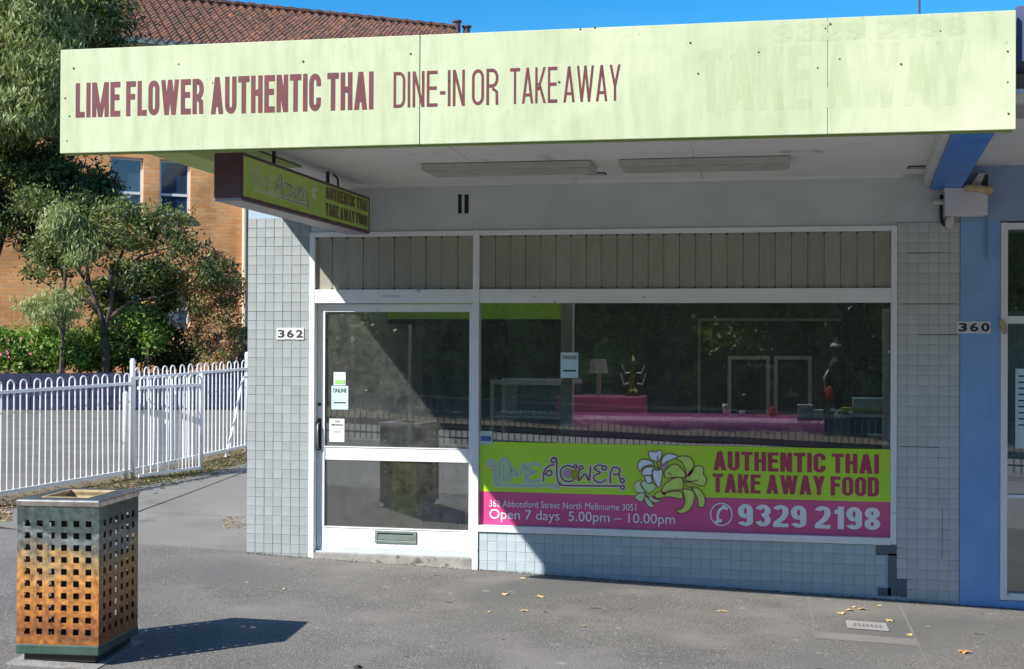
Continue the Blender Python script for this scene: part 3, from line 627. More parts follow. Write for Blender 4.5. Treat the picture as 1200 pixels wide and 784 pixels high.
W_P = [[(215, 90), (245, 75), (285, 85), (330, 65), (355, 90), (345, 140), (320, 180), (290, 180), (235, 150)],
       [(345, 190), (370, 130), (430, 100), (515, 130), (450, 165), (400, 185), (350, 230)],
       [(280, 220), (235, 175), (150, 160), (110, 205), (112, 250), (132, 285), (160, 240), (230, 215)],
       [(275, 240), (200, 240), (160, 270), (150, 320), (205, 325), (245, 320), (265, 270)],
       [(262, 262), (310, 275), (355, 262), (357, 335), (330, 445), (285, 400), (258, 320)],
       [(180, 330), (240, 330), (250, 390), (205, 402)]]
G_P = [[(500, 150), (560, 125), (640, 140), (680, 210), (665, 290), (610, 335), (590, 250), (555, 185)],
       [(378, 290), (440, 225), (510, 212), (590, 300), (580, 345), (480, 340), (400, 350)],
       [(600, 345), (680, 240), (750, 230), (780, 260), (778, 310), (810, 360), (780, 430), (690, 410), (620, 385)],
       [(350, 480), (400, 400), (500, 345), (560, 355), (570, 450), (520, 470), (420, 480), (380, 522)],
       [(278, 520), (330, 490), (400, 498), (540, 488), (562, 560), (420, 540), (310, 557)],
       [(570, 468), (660, 480), (690, 540), (650, 660), (560, 712), (500, 682), (560, 660), (592, 580)],
       [(655, 440), (730, 460), (790, 540), (785, 640), (728, 640), (720, 560), (680, 490)]]
P_P = [[(70, 420), (110, 380), (150, 370), (135, 420), (180, 492), (120, 500), (75, 470)], [(140, 400), (200, 380), (270, 410), (290, 450), (230, 500), (185, 480)],
       [(80, 540), (140, 500), (182, 520), (150, 590), (100, 572)], [(178, 540), (215, 560), (272, 632), (230, 646), (190, 602)], [(215, 500), (270, 560), (342, 580), (290, 602), (230, 572)]]
def flower(parent, Pf, ow=9, wp=None):
    for pol, mt, ly in ((P_P, M['petal_pg'], 3), (G_P, M['petal_g'], 5), (W_P, M['petal_w'], 7)):
        fl, ol = MB(), MB()
        for p in pol:
            q = smooth_pts(p, 4, True)
            fl.add([Pf(ly)(*t) for t in q], [tuple(range(len(q)))]); ribbon(ol, q, ow*(1 if ly > 3 else .6), Pf(ly+1), True)
        part(fl, 'petals', mt, parent); part(ol, 'petal_outline', M['maroon_line'], parent)
    cn = MB()
    for a, b in (((300, 190), (320, 250)), ((355, 200), (330, 255)), ((290, 235), (325, 262)), ((308, 130), (312, 170)), ((570, 375), (660, 385)), ((580, 400), (715, 375)), ((585, 425), (680, 460)), ((420, 300), (450, 315)), ((180, 490), (190, 540))):
        ribbon(cn, [a, b], 9, Pf(9))
    part(cn, 'stamens', M['maroon_line'], parent)
    if wp: 
        q = smooth_pts([(355, 232), (420, 190), (400, 235), (360, 262)], 4, True); part(MB().add([Pf(8)(*t) for t in q], [tuple(range(len(q)))]), 'petal_shade', M['petal_l'], parent)
flower(bn, lambda ly: (lambda u, v: PB(ly*.8)(735+u/8.71, 520+v/8.71)), wp=True)
ph = MB(); ribbon(ph, [(845.3+12.6*math.cos(t/24*6.283), 602.8+13*math.sin(t/24*6.283)) for t in range(24)], 1.3, PB(2), True)
ribbon(ph, smooth_pts([(849, 594), (843, 598), (841, 605), (842, 611)], 4), 3.0, PB(2)); ribbon(ph, [(847.5, 593.5), (851.5, 596)], 3.6, PB(2.3)); ribbon(ph, [(839.5, 611.5), (844.5, 610)], 3.6, PB(2.3))
part(ph, 'phone_symbol', M['white_print'], bn)

# --- stickers on the glass
def sticker(label, x0, y0, x1, y1, Y, mt, extras=()):
    a, b = atY(x0, y0, Y), atY(x1, y1, Y); r = thing('sticker', (a.x, Y, b.z), label, 'sticker')
    part(B(a.x, b.x, Y, Y+.0015, b.z, a.z), 'sheet', mt, r)
    for e in extras:
        k = e[0]; c, d = atY(e[1], e[2], Y-.002), atY(e[3], e[4], Y-.002)
        if k == 'bar': part(B(c.x, d.x, Y-.0025, Y-.001, d.z, c.z), 'print_bar', e[5], r)
        else: text('lettering', k, PW(Y-.0025), c.x, d.x, d.z, c.z-d.z, e[5], r, .01)
    return r
sticker('small green and white sticker high on the door glass', 391, 436, 405, 451.5, .058, M['paper'], [('bar', 392.5, 445, 404, 450, M['paper_g']), ('bar', 393, 438.5, 403, 440, M['paper_b'])])
sticker('pale blue ONLINE sticker on the door glass', 388.5, 452, 408, 480, .058, M['paper_b'], [('ONLINE', 390, 455, 406, 460, M['lf_dark']), ('bar', 391, 471, 405, 472.5, M['black_print'])])
sticker('white no smoking notice low on the door glass', 386, 490.5, 403.5, 518, .058, M['paper'], [('NO', 393, 492.5, 398, 495, M['black_print']), ('SMOKING', 388, 496.5, 402, 499, M['black_print']), ('bar', 391, 505.5, 399, 506.5, M['grout'])])
sticker('pale blue ONLINE sticker on the window glass by the post', 657, 413, 677.5, 443, .022, M['paper_b'], [('ONLINE', 659, 416.5, 676, 421, M['lf_dark']), ('bar', 660, 433.5, 675, 435.5, M['lf_dark'])])
sticker('small blue and grey sticker at the lower left of the window', 562, 505, 577, 520.5, .0165, M['paper_b'], [('bar', 563.5, 511, 575.5, 517, M['bluebox'])])

# --- number plates
def nplate(s, x0, y0, x1, y1, mt, label):
    a, b = atY(x0, y0, -.02), atY(x1, y1, -.02); r = thing('number_plate', (a.x, -.02, b.z), label, 'number plate')
    wd_ = (b.x-a.x)/3
    for i, ch in enumerate(s):
        part(B(a.x+i*wd_+.001, a.x+(i+1)*wd_-.001, -.02, -.012, b.z+.002*(i % 2), a.z+.002*(i % 2)), 'plate', mt, r)
        text('digit', ch, PW(-.0215), a.x+i*wd_+.012, a.x+(i+1)*wd_-.008, b.z+.016, (a.z-b.z)*.68, M['black_print'], r, .03)
nplate('362', 324, 384.5, 356, 398, M['plate'], 'white number plates reading 362 on the pale tiled pier')
nplate('360', 1121.5, 376.5, 1161, 391, M['plate_g'], 'weathered number plates reading 360 where tiles meet the blue wall')

#@@AWNING
# ------------------------------------------------------------------ awning
aw = thing('awning', (2.75, -3.0, 2.87), 'deep flat street awning with a pale lime fascia lettered in maroon', 'awning')
YA = -3.03; FX0, FX1, FZ0, FZ1 = .045, 5.487, 2.875, 3.497
def fascia_mat():
    Mx = mat('fascia_lime_paint', (.465, .53, .335), (.50, .56, .37), rough=.55, scale=1.4, detail=8, bump=.5, bscale=1.6, dist=.03)
    nt = Mx.node_tree; N = nt.nodes; L = nt.links; b = N['Principled BSDF']; src = b.inputs['Base Color'].links[0].from_socket
    tc = N.new('ShaderNodeTexCoord'); sx = N.new('ShaderNodeSeparateXYZ'); L.new(tc.outputs['Object'], sx.inputs[0])
    # weathering: streaks running down, paler chalked patches toward the right end
    mp = N.new('ShaderNodeMapping'); mp.inputs['Scale'].default_value = (7, 1, .9); L.new(tc.outputs['Object'], mp.inputs[0])
    n = N.new('ShaderNodeTexNoise'); n.inputs['Scale'].default_value = 2.4; n.inputs['Detail'].default_value = 8; n.inputs['Roughness'].default_value = .65; L.new(mp.outputs[0], n.inputs['Vector'])
    r = N.new('ShaderNodeMapRange'); r.inputs[1].default_value = .44; r.inputs[2].default_value = .66; r.inputs[4].default_value = .9; L.new(n.outputs[0], r.inputs[0])
    m1 = N.new('ShaderNodeMix'); m1.data_type = 'RGBA'; L.new(r.outputs[0], m1.inputs[0]); L.new(src, m1.inputs[6]); m1.inputs[7].default_value = (.405, .47, .28, 1)
    n2 = N.new('ShaderNodeTexNoise'); n2.inputs['Scale'].default_value = 1.1; n2.inputs['Detail'].default_value = 5; L.new(tc.outputs['Object'], n2.inputs['Vector'])
    ad = N.new('ShaderNodeMath'); ad.operation = 'MULTIPLY_ADD'; L.new(sx.outputs[0], ad.inputs[0]); ad.inputs[1].default_value = .07; L.new(n2.outputs[0], ad.inputs[2])
    r2 = N.new('ShaderNodeMapRange'); r2.inputs[1].default_value = .78; r2.inputs[2].default_value = 1.0; r2.inputs[4].default_value = .8; L.new(ad.outputs[0], r2.inputs[0])
    m2 = N.new('ShaderNodeMix'); m2.data_type = 'RGBA'; L.new(r2.outputs[0], m2.inputs[0]); L.new(m1.outputs[2], m2.inputs[6]); m2.inputs[7].default_value = (.66, .69, .48, 1)
    n3 = N.new('ShaderNodeTexNoise'); n3.inputs['Scale'].default_value = 26; n3.inputs['Detail'].default_value = 4; L.new(tc.outputs['Object'], n3.inputs['Vector'])
    r3 = N.new('ShaderNodeMapRange'); r3.inputs[1].default_value = .68; r3.inputs[2].default_value = .74; r3.inputs[4].default_value = .6; L.new(n3.outputs[0], r3.inputs[0])
    m3 = N.new('ShaderNodeMix'); m3.data_type = 'RGBA'; L.new(r3.outputs[0], m3.inputs[0]); L.new(m2.outputs[2], m3.inputs[6]); m3.inputs[7].default_value = (.33, .39, .2, 1)
    L.new(m3.outputs[2], b.inputs['Base Color']); return Mx
M['fascia'] = fascia_mat()
S1, S2 = 2.278, 4.533
for a, b in ((FX0, S1-.003), (S1+.001, S2-.001), (S2+.001, FX1)):
    part(B(a, b, YA, YA+.025, FZ0, FZ1), 'fascia_panel', M['fascia'], aw, bevel=.003)
part(B(FX0+.01, FX1-.01, YA+.027, YA+.08, FZ0-.004, FZ1-.01), 'fascia_backing', M['soffit_olive'], aw)
part(B(S1-.003, S1+.001, YA+.004, YA+.02, FZ0, FZ1), 'seam', M['seal'], aw)
SZ = 3.02
part(B(.40, 2.168, YA+.08, 0, SZ, SZ+.03), 'soffit_sheet', M['soffit'], aw)
part(B(2.174, 3.712, YA+.08, 0, SZ, SZ+.03), 'soffit_sheet', M['soffit'], aw)
part(B(3.718, 5.487, YA+.08, 0, SZ, SZ+.03), 'soffit_sheet', M['soffit'], aw)
part(MB().box(.40, 5.487, YA+.08, 0, SZ+.031, SZ+.05), 'soffit_backing', M['seal'], aw)
part(B(2.16, 2.182, YA+.08, -1.40, SZ-.006, SZ), 'joint_strip', M['soffit'], aw); part(B(3.704, 3.726, YA+.08, -1.35, SZ-.006, SZ), 'joint_strip', M['soffit'], aw)
part(B(.4, 5.2, -.022, -.0005, SZ-.022, SZ), 'wall_moulding', M['soffit'], aw)
part(B(.09, .40, YA+.08, -.02, SZ-.004, SZ+.05), 'edge_trim', M['lime_edge'], aw)
part(B(.402, .90, YA+.08, -1.2, SZ-.012, SZ-.001), 'green_lining', M['soffit_olive'], aw)
part(B(.10, 5.487, YA+.08, 0, SZ+.051, FZ1-.12), 'roof_deck', M['soffit'], aw)
# blue beam, slightly out of square
Pb = [(5.20, YA+.08), (5.415, YA+.08), (5.61, -.02), (5.395, -.02)]
part(MB().prism([(x, y, 2.90) for x, y in Pb], (0, 0, .119)), 'beam', M['beam_blue'], aw, bevel=.004)
part(MB().prism([(x-.052, y, 2.93) for x, y in (Pb[0], (Pb[0][0]+.05, Pb[0][1]), (Pb[3][0]+.05, Pb[3][1]), Pb[3])], (0, 0, .089)), 'beam_packer', M['header'], aw)
# nails and small holes in the fascia
nails = [(86, 80), (76, 115), (81, 136), (78, 165), (209, 75), (355, 72), (249, 97), (481, 63), (526, 94), (629, 98), (655, 96), (809, 50), (818, 86), (889, 61), (958, 79), (984, 69), (967, 33), (973, 28), (1056, 75), (1102, 36), (1181, 60), (1181, 96), (1182, 133), (680, 34), (697, 32)]
nm = MB().lathe([(0.0001, 0), (.006, .0005), (.0075, .003), (.0075, .006)], n=8); nme = nm.mesh('screw', M['seal'])
for x, y in nails:
    p = atY(x, y, YA-.004); o = link('screw', nme, aw, loc=p-aw.location); o.rotation_euler = (-math.pi/2, 0, 0); s_ = random.uniform(.55, 1.0); o.scale = (s_, s_, 1)
def ftext(s, xa, xb, yt, yb, mt, bold, y=-.0011, sp=.065):
    a = atY(xa, yb, YA+y); b = atY(xb, yb, YA+y); t = atY(xa, yt, YA+y)
    return condensed('lettering', s, PW(YA+y), a.x, b.x, a.z, t.z-a.z, mt, aw, bold, sp, .00005 if y < -.001 else .00003)
ftext('LIME FLOWER', 88.5, 238.5, 97.5, 138, M['maroon'], .165)
ftext('AUTHENTIC THAI', 247, 437.5, 90.5, 134, M['maroon'], .165)
ftext('DINE-IN OR', 461, 584, 84.5, 126.5, M['maroon'], .095, sp=.085)
ftext('TAKE AWAY', 597.5, 727, 80, 122, M['maroon'], .095, sp=.085)
ghost = M['fascia'].copy(); ghost.name = 'ghost_lettering'; gb_ = ghost.node_tree.nodes['Principled BSDF']; gs_ = gb_.inputs['Base Color'].links[0].from_socket
gh_ = ghost.node_tree.nodes.new('ShaderNodeHueSaturation'); gh_.inputs['Value'].default_value = .945; gh_.inputs['Saturation'].default_value = 1.08; ghost.node_tree.links.new(gs_, gh_.inputs['Color']); ghost.node_tree.links.new(gh_.outputs[0], gb_.inputs['Base Color'])
ftext('TAKE AWAY', 818, 1130, 58, 131, ghost, .15, y=-.0004)
ftext('9329 2198', 905, 1131, 28, 50, ghost, .16, y=-.0004)
# ceiling battens (covered fluorescent fittings), vents
for x0, x1, cabs, lb in ((1.79, 3.0, 1, 'long flat ceiling light fitting under the awning, the left one'), (3.20, 4.36, 1, 'long flat ceiling light fitting under the awning, the right one')):
    t = thing('ceiling_light', (x0, -1, SZ), lb, 'ceiling light', 'flat light fittings under the awning')
    part(B(x0, x1, -1.2, -.82, SZ-.05, SZ-.003), 'housing', M['fluoro'], t, bevel=.006)
    part(MB().box(x0+.02, x1-.02, -1.18, -.84, SZ-.056, SZ-.0505), 'diffuser', M['fluoro'], t, bevel=.002)
for x0, x1, lb in ((2.86, 3.02, 'small dark ceiling vent between the two awning lights'), (5.19, 5.345, 'small dark ceiling vent beside the blue beam')):
    t = thing('ceiling_vent', (x0, -.45, SZ), lb, 'vent', 'small vents in the awning ceiling')
    part(B(x0, x1, -.52, -.40, SZ-.008, SZ-.002), 'plate', M['dark'], t)
    mb = MB()
    for k in range(4): mb.box(x0+.006, x1-.006, -.512+k*.028, -.504+k*.028, SZ-.012, SZ-.0085)
    part(mb, 'slat', M['fluoro'], t)

# ------------------------------------------------------------------ under-awning lightbox sign
SX = 1.07; q0, q1 = atX(284, 178.3, SX), atX(432.5, 272, SX); SY0, SY1, SZ1, SZ0 = q0.y, q1.y, q0.z, q1.z
lb = thing('lightbox_sign', (SX-.09, (SY0+SY1)/2, SZ0), 'narrow green double-sided lightbox sign in a maroon case hanging under the awning', 'sign')
t = .018
part(MB().box(SX-.185, SX-.004, SY0, SY1, SZ0, SZ1), 'case', M['maroon_dk'], lb, bevel=.006)
fr = MB().box(SX-.004, SX+.004, SY0, SY1, SZ1-t, SZ1).box(SX-.004, SX+.004, SY0, SY1, SZ0-.012, SZ0+.012).box(SX-.004, SX+.004, SY0, SY0+.01, SZ0+.012, SZ1-t).box(SX-.004, SX+.004, SY1-.02, SY1, SZ0+.012, SZ1-t)
part(fr, 'rim', M['maroon_dk'], lb)
part(MB().box(SX-.18, SX-.01, SY0+.01, SY1, SZ0-.018, SZ0-.0005), 'bottom_tray', mat('tray_grey', (.35, .33, .36), rough=.5), lb)
part(B(SX-.0035, SX+.0015, SY0+.01, SY1-.02, SZ0+.012, SZ1-t), 'face', M['sign_green'], lb)
for y in (SY0+.75, SY1-.75):
    bk = part(MB().tube([(SX-.09, y, SZ1-.005), (SX-.09, y, SZ+.0)], .014, 8), 'hanger', M['seal'], lb)
part(MB().tube([(SX-.09, SY1-.62, SZ), (SX-.07, SY1-.58, SZ-.03), (SX-.07, SY1-.56, SZ1-.003)], .008, 6), 'cable', M['seal'], lb)
def PS(layer):
    def f(u, v):
        # logo grid 75..1150 x 95..370 onto the face
        Y = SYA+(u-75)/1075*(SYB-SYA); Z = SZ1-.052-(v-95)/275*.185; return (SX+.0016+.0006*layer, Y, Z)
    return f
SYA, SYB = atX(292, 200, SX).y, atX(362, 200, SX).y
logo(lb, PS, 1, M['sign_line'], M['sign_green'], M['sign_ink'], .9)
fya = atX(364, 200, SX).y
def PSf(ly):
    return lambda u, v: (SX+.0016+.0005*ly, fya+(u-60)/750*.24, SZ1-.06-(v-60)/650*.17)
fl = MB(); 
for p in W_P: q = smooth_pts(p, 3, True); fl.add([PSf(2)(*t_) for t_ in q], [tuple(range(len(q)))])
part(fl, 'flower_print', M['sign_line'], lb)
ta, tb = atX(381.5, 220, SX).y, atX(430, 240, SX).y
def PT(u, v): return (SX+.003, u, v)
condensed('lettering', 'AUTHENTIC THAI', lambda u, v: (SX+.0026, u, v), ta-.01, tb+.01, SZ0+.155, .095, M['sign_olive'], lb, .26)
condensed('lettering', 'TAKE AWAY FOOD', lambda u, v: (SX+.0026, u, v), ta-.01, tb+.01, SZ0+.035, .095, M['sign_olive'], lb, .26)
condensed('lettering', 'AUTHENTIC THAI', lambda u, v: (SX+.0036, u, v), ta, tb, SZ0+.16, .085, M['sign_ink'], lb, .15)
condensed('lettering', 'TAKE AWAY FOOD', lambda u, v: (SX+.0036, u, v), ta, tb, SZ0+.04, .085, M['sign_ink'], lb, .15)

#@@NEIGHBOUR
# ------------------------------------------------------------------ neighbouring blue shop
nb = thing('neighbour_shop', (8, 0, -.3), 'blue painted shop wall at the right edge with a white framed window', 'building')
part(B(5.612, 5.895, -.018, .3, -.5, 2.66), 'wall', M['blue'], nb)
part(MB().box(5.612, 5.895, -.018, .3, 2.6605, 3.3).box(5.895, 12, -.018, .3, 2.66, 3.3), 'upper_wall', M['blue_hi'], nb)  # same blue wall, its shaded upper part coloured greyer
part(B(5.895, 12, -.018, .3, -.6, -.135), 'window_base_wall', M['blue'], nb)
nw = MB().box(5.897, 5.945, -.03, .05, -.13, 2.65)
for x in (5.945,): nw.box(x, 9.5, -.028, .05, 2.60, 2.648); nw.box(x, 9.5, -.028, .05, 1.905, 1.96); nw.box(x, 9.5, -.028, .05, -.13, -.08); nw.box(x, 9.5, -.02, .05, .62, .645)
nwp = part(nw, 'window', M['frame'], nb, bevel=.003)
part(B(5.945, 9.5, .02, .026, -.08, 2.60), 'pane', M['glass'], nwp)
part(B(9.5, 12, -.018, .3, -.135, 2.66), 'wall', M['blue'], nb)
part(MB().box(5.44, 12, -2.95, 0, 3.072, 3.1), 'soffit_sheet', M['soffit'], nb); part(B(5.49, 12, -2.62, -2.58, 3.0, 3.4), 'fascia_backing', M['fluoro'], nb)
part(MB().box(5.50, 12, -2.98, -2.6, 3.24, 3.53), 'fascia_panel', mat('violet_fascia', (.07, .085, .17), (.09, .105, .2), rough=.5, scale=5), nb)
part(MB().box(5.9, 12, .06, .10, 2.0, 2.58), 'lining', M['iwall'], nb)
lp = part(MB().lathe([(.001, .1), (.1, .09), (.2, .03), (.24, -.03), (.22, -.035), (.001, .02)], (6.17, .35, 2.51), 20), 'green_lampshade', mat('lime_shade', (.5, .8, .02), rough=.4), None); tag(lp, 'lime green lampshade inside the top of the right-hand shop window', 'lampshade')
nt1 = thing('notice', (6.0, .012, .9), 'pale blue printed paper notice in the right-hand shop window', 'notice')
a, b = atY(1190, 432, .012), atY(1215, 526, .012)
part(B(a.x, b.x, .012, .014, b.z, a.z), 'sheet', M['paper_b'], nt1)
nmk = MB()
for k in range(9): nmk.box(a.x+.02, a.x+.12, .0095, .0115, a.z-.06-k*.045, a.z-.05-k*.045)
part(nmk, 'print_lines', M['black_print'], nt1)
# meter box with conduit
mbx = thing('meter_box', (5.63, -.08, 2.70), 'grey painted electrical box with conduit stubs under the blue beam end', 'electrical box')
part(B(5.487, 5.785, -.15, -.02, 2.695, 2.885), 'box', M['box'], mbx, bevel=.006)
part(B(5.48, 5.79, -.158, -.02, 2.883, 2.899), 'lid', M['box'], mbx, bevel=.003)
part(MB().tube([(5.49, -.09, 2.80), (5.40, -.10, 2.80)], .021, 12), 'conduit', M['pvc'], mbx, smooth=True)
part(MB().tube([(5.475, -.035, 2.86), (5.47, -.035, 2.70), (5.48, -.035, 2.655), (5.50, -.04, 2.63)], .012, 8), 'cable', M['black'], mbx, smooth=True)
part(MB().tube([(5.53, -.09, 2.70), (5.53, -.09, 2.662), (5.53, -.05, 2.64), (5.53, 0, 2.635)], [.026, .03, .034, .034], 12), 'elbow', M['pvc'], mbx, smooth=True)
oc = thing('conduit_joint', (5.74, -.16, 2.88), 'aged yellow-brown conduit junction with a pale bracket above the electrical box', 'pipe joint')
part(MB().tube([(5.615, -.19, 2.885), (5.66, -.195, 2.89), (5.80, -.19, 2.875)], [.024, .028, .024], 12), 'pipe', M['pvc_y'], oc, smooth=True)
part(MB().tube([(5.785, -.17, 2.90), (5.79, -.18, 2.85)], .03, 10), 'elbow', M['pvc_y'], oc, smooth=True)
part(MB().prism([(5.66, -.12, 2.90), (5.73, -.12, 2.90), (5.77, -.12, 3.0), (5.73, -.12, 3.01)], (0, .06, 0)), 'bracket', M['pvc'], oc)
part(MB().box(5.75, 5.80, -.06, -.02, 2.90, 3.0), 'block', M['black'], oc)
part(MB().tube([(5.785, -.022, 2.70), (5.783, -.022, 2.40)], .005, 6).tube([(5.80, -.022, 2.98), (5.80, -.022, 2.38)], .004, 6), 'wire', M['blue_hi'], oc)
ca = part(MB().tube([(5.09, -2.2, 3.2), (5.085, -2.2, 4.6)], .006, 6), 'aerial_wire', M['seal']); tag(ca, 'thin wire rising above the awning at the right', 'wire')
# rust and cobweb stain at the window joint
rb = part(MB().tube([(5.90, -.035, 1.93), (5.915, -.035, 1.88), (5.925, -.033, 1.83)], [.02, .024, .016], 8), 'rusted_bracket', M['pvc_y']); tag(rb, 'small rusted bracket on the white window frame beside number 360', 'bracket')

#@@INTERIOR
# ------------------------------------------------------------------ things inside the shop window
def boxthing(name, label, cat, x0, x1, y0, y1, z0, z1, mt, bevel=.004):
    o = part(B(x0, x1, y0, y1, z0, z1), name, mt, None, bevel); return tag(o, label, cat)
px0, px1 = atY(657, 450, .40).x, atY(671, 450, .40).x
po = part(MB().box(px0, px1, .40, .48, .02, 2.85), 'post', M['post'], None, .004); tag(po, 'square cream post standing just inside the shop window', 'post')
bx_ = atY(665, 365, 1.02).x
bk = part(MB().box(.9, bx_, 1.02, 1.25, 1.95, 2.5), 'bulkhead', M['lime_in'], None); tag(bk, 'lime green bulkhead above the counter inside the shop', 'bulkhead')
part(B(.9, bx_+.02, 1.0, 1.27, 1.905, 1.95), 'black_rail', M['black'], bk)  # black strip along the bulkhead's lower edge
# serving counter
YC = .45
c0, c1 = atY(664, 486, YC), atY(966, 491, YC)
ct = thing('counter', (3.6, YC, .02), 'long rounded magenta counter behind the banner inside the shop', 'counter')
prof = []
ZT = c0.z
for k in range(9): q = rad(90+k*20); prof.append((YC+.14+.14*math.cos(q), ZT-.14+.14*math.sin(q)))
poly = [(c0.x, y, z) for y, z in prof if z > ZT-.28]+[(c0.x, YC, ZT-.30), (c0.x, YC, .02), (c0.x, YC+.5, .02), (c0.x, YC+.5, ZT)]
poly = [(c0.x, YC+.5, ZT)]+[(c0.x, YC+.14+.14*math.cos(rad(90+k*11.25)), ZT-.14+.14*math.sin(rad(90+k*11.25))) for k in range(9)]+[(c0.x, YC, .02), (c0.x, YC+.5, .02)]
part(MB().prism(poly, (c1.x-c0.x, 0, 0)), 'body', M['counter'], ct, smooth=False)
a, b = atY(651, 464, YC+.55), atY(753, 490, YC+.55)
hb = part(B(a.x, b.x, YC+.52, YC+1.0, .02, a.z), 'upper_block', M['counter2'], None, .01); tag(hb, 'raised dusty magenta counter block behind the long counter', 'counter')
a, b = atY(668, 468, YC+.3), atY(700, 487, YC+.3)
# display case
xa, xb = atY(575, 445, .8), atY(658, 500, .8)
dc = thing('display_case', (xa.x, .8, .3), 'low glass display case with a silver rim left of the cream post', 'display case')
zt = xa.z; x0, x1 = xa.x, xb.x+.1
part(MB().box(x0, x1, .78, .81, zt-.04, zt).box(x0, x0+.03, .78, .81, .72, zt-.04).box(x0+.03, x1, .78, .80, 1.1, 1.12).box(x0, x0+.03, 1.27, 1.3, .72, zt-.04).box(x0, x1, 1.27, 1.30, zt-.04, zt), 'rim', M['frame'], dc, bevel=.003)
part(B(x0+.03, x1, .79, .796, 1.12, zt-.04), 'pane', M['glass'], dc)
part(B(x0+.03, x1, .82, 1.26, 1.13, 1.145), 'shelf', M['silver'], dc); part(B(x0+.03, x1, .82, 1.26, .9, .915), 'shelf', M['silver'], dc)
part(B(x0, x1, .82, 1.3, .02, .72), 'base', M['counter2'], dc)
part(B(x0+.03, x1, 1.301, 1.31, .72, zt-.04), 'back', mat('case_back', (.14, .18, .18), (.24, .3, .3), rough=.2, scale=3, stretch=(1, 1, 8)), dc)
# dark till end of the counter with papers and boxes
a, b = atY(966, 490, YC+.02), atY(1044, 519, YC+.02)
tl = boxthing('till_cabinet', 'black cabinet at the right end of the magenta counter', 'cabinet', a.x+.005, 5.45, YC+.02, YC+.52, .02, a.z, M['black'])
tz = a.z
part(B(4.98, 5.4, YC+.005, YC+.02, tz-.13, tz-.115), 'trim', M['silver'], tl)
def onC(name, label, cat, xa, ya, xb, yb, mt, d=.14, off=.08):
    p, q = atY(xa, ya, YC+off), atY(xb, yb, YC+off); return boxthing(name, label, cat, p.x, q.x, YC+off, YC+off+d, max(q.z, 0), p.z, mt, .003)
o1 = onC('tissue_box', 'pale blue tissue box on the magenta counter', 'box', 935, 476, 952, 490, M['paper_b']); part(B(*[v for v in (atY(935, 476, YC+.08).x-.003, atY(952, 476, YC+.08).x+.003)], YC+.07, YC+.23, atY(935, 476, YC+.08).z-.004, atY(935, 476, YC+.08).z+.01), 'lid', M['paper'], o1)
onC('small_box', 'small pale box beside the tissue box on the counter', 'box', 953, 480.5, 965, 490, M['paper_b'])
o2 = onC('takeaway_box', 'pale mint take away box standing on the black cabinet', 'box', 1000, 466.5, 1043, 478.5, M['paper_b'], off=.12)
onC('menu_stack', 'green edged stack of menus below the mint box', 'menus', 1000, 479.2, 1043, 483.5, M['paper_g'], off=.10, d=.2)
onC('paper_stack', 'white paper stack under the green menus on the cabinet', 'papers', 996, 484, 1040, 489.3, M['paper'], off=.10, d=.2)
pg_ = onC('yellow_packet', 'yellow packet beside the green menus', 'packet', 986, 477.5, 999, 482.5, M['yellow'], off=.10, d=.1)
lf = MB(); random.seed(3)
pA = atY(978, 486, YC+.12)
for k in range(26):
    x = pA.x+random.uniform(-.02, .13); z = tz+random.uniform(.0, .07); y = YC+.1+random.uniform(0, .1); s_ = random.uniform(.01, .025)
    lf.prism([(x-s_, y, z-s_*.5), (x+s_, y, z-s_*.3), (x+s_*.6, y+.01, z+s_*.6), (x-s_*.7, y+.01, z+s_*.4)], (0, .006, 0))
o = part(lf, 'crumpled_dockets', M['paper_b']); tag(o, 'crumpled pale blue order dockets on the black cabinet', 'papers')
# lamp-like card reader stand, gold lucky figure, dark statue figure, red cap object
p = atY(701, 440, 1.2); lt = thing('desk_lamp', (p.x, 1.2, 1.0), 'white lamp on a stem behind the raised magenta block', 'lamp')
z = atY(701, 421, 1.2).z; part(MB().tube([(p.x, 1.2, z-.36), (p.x+.01, 1.2, z-.1)], .02, 8), 'stem', M['fluoro'], lt); part(MB().lathe([(.085, -.12), (.07, .0), (.002, .002)], (p.x, 1.2, z), 14), 'lamp_shade', M['fluoro'], lt)
p = atY(742, 440, 1.2); fg = thing('ornament', (p.x, 1.2, .95), 'gold and silver ornament with tiered arms on the raised magenta block', 'ornament')
zb_ = atY(742, 464, 1.2).z
part(MB().lathe([(.07, 0), (.08, .02), (.05, .05), (.03, .1), (.05, .14), (.03, .18), (.015, .26), (.04, .28), (.02, .31), (.001, .36)], (p.x, 1.2, zb_), 14), 'stand', M['gold'], fg, smooth=True)
am = MB()
for sx in (-1, 1):
    am.tube([(p.x, 1.2, zb_+.12), (p.x+sx*.08, 1.2, zb_+.1), (p.x+sx*.11, 1.2, zb_+.2)], .008, 6).tube([(p.x, 1.2, zb_+.2), (p.x+sx*.07, 1.2, zb_+.2), (p.x+sx*.10, 1.2, zb_+.27)], .007, 6)
part(am, 'arms', M['silver'], fg)
p = atY(980, 440, 1.2); sg = thing('figurine', (p.x, 1.2, .9), 'tall dark pot-bellied figurine with a pale cap at the right of the shop interior', 'figurine')
zh = atY(982, 405, 1.2).z
part(MB().lathe([(.09, -.62), (.085, -.58), (.05, -.52), (.055, -.42), (.085, -.34), (.075, -.24), (.09, -.18), (.05, -.12), (.022, -.09), (.045, -.05), (.05, -.02), (.03, .02), (.015, .05), (.001, .07)], (p.x, 1.2, zh), 16), 'body', mat('dark_bronze', (.035, .04, .035), rough=.3, metal=.3), sg, smooth=True)
part(MB().lathe([(.052, 0), (.04, .02), (.02, .035), (.001, .04)], (p.x-.005, 1.2, zh-.01), 14), 'cap', M['paper'], sg, smooth=True)
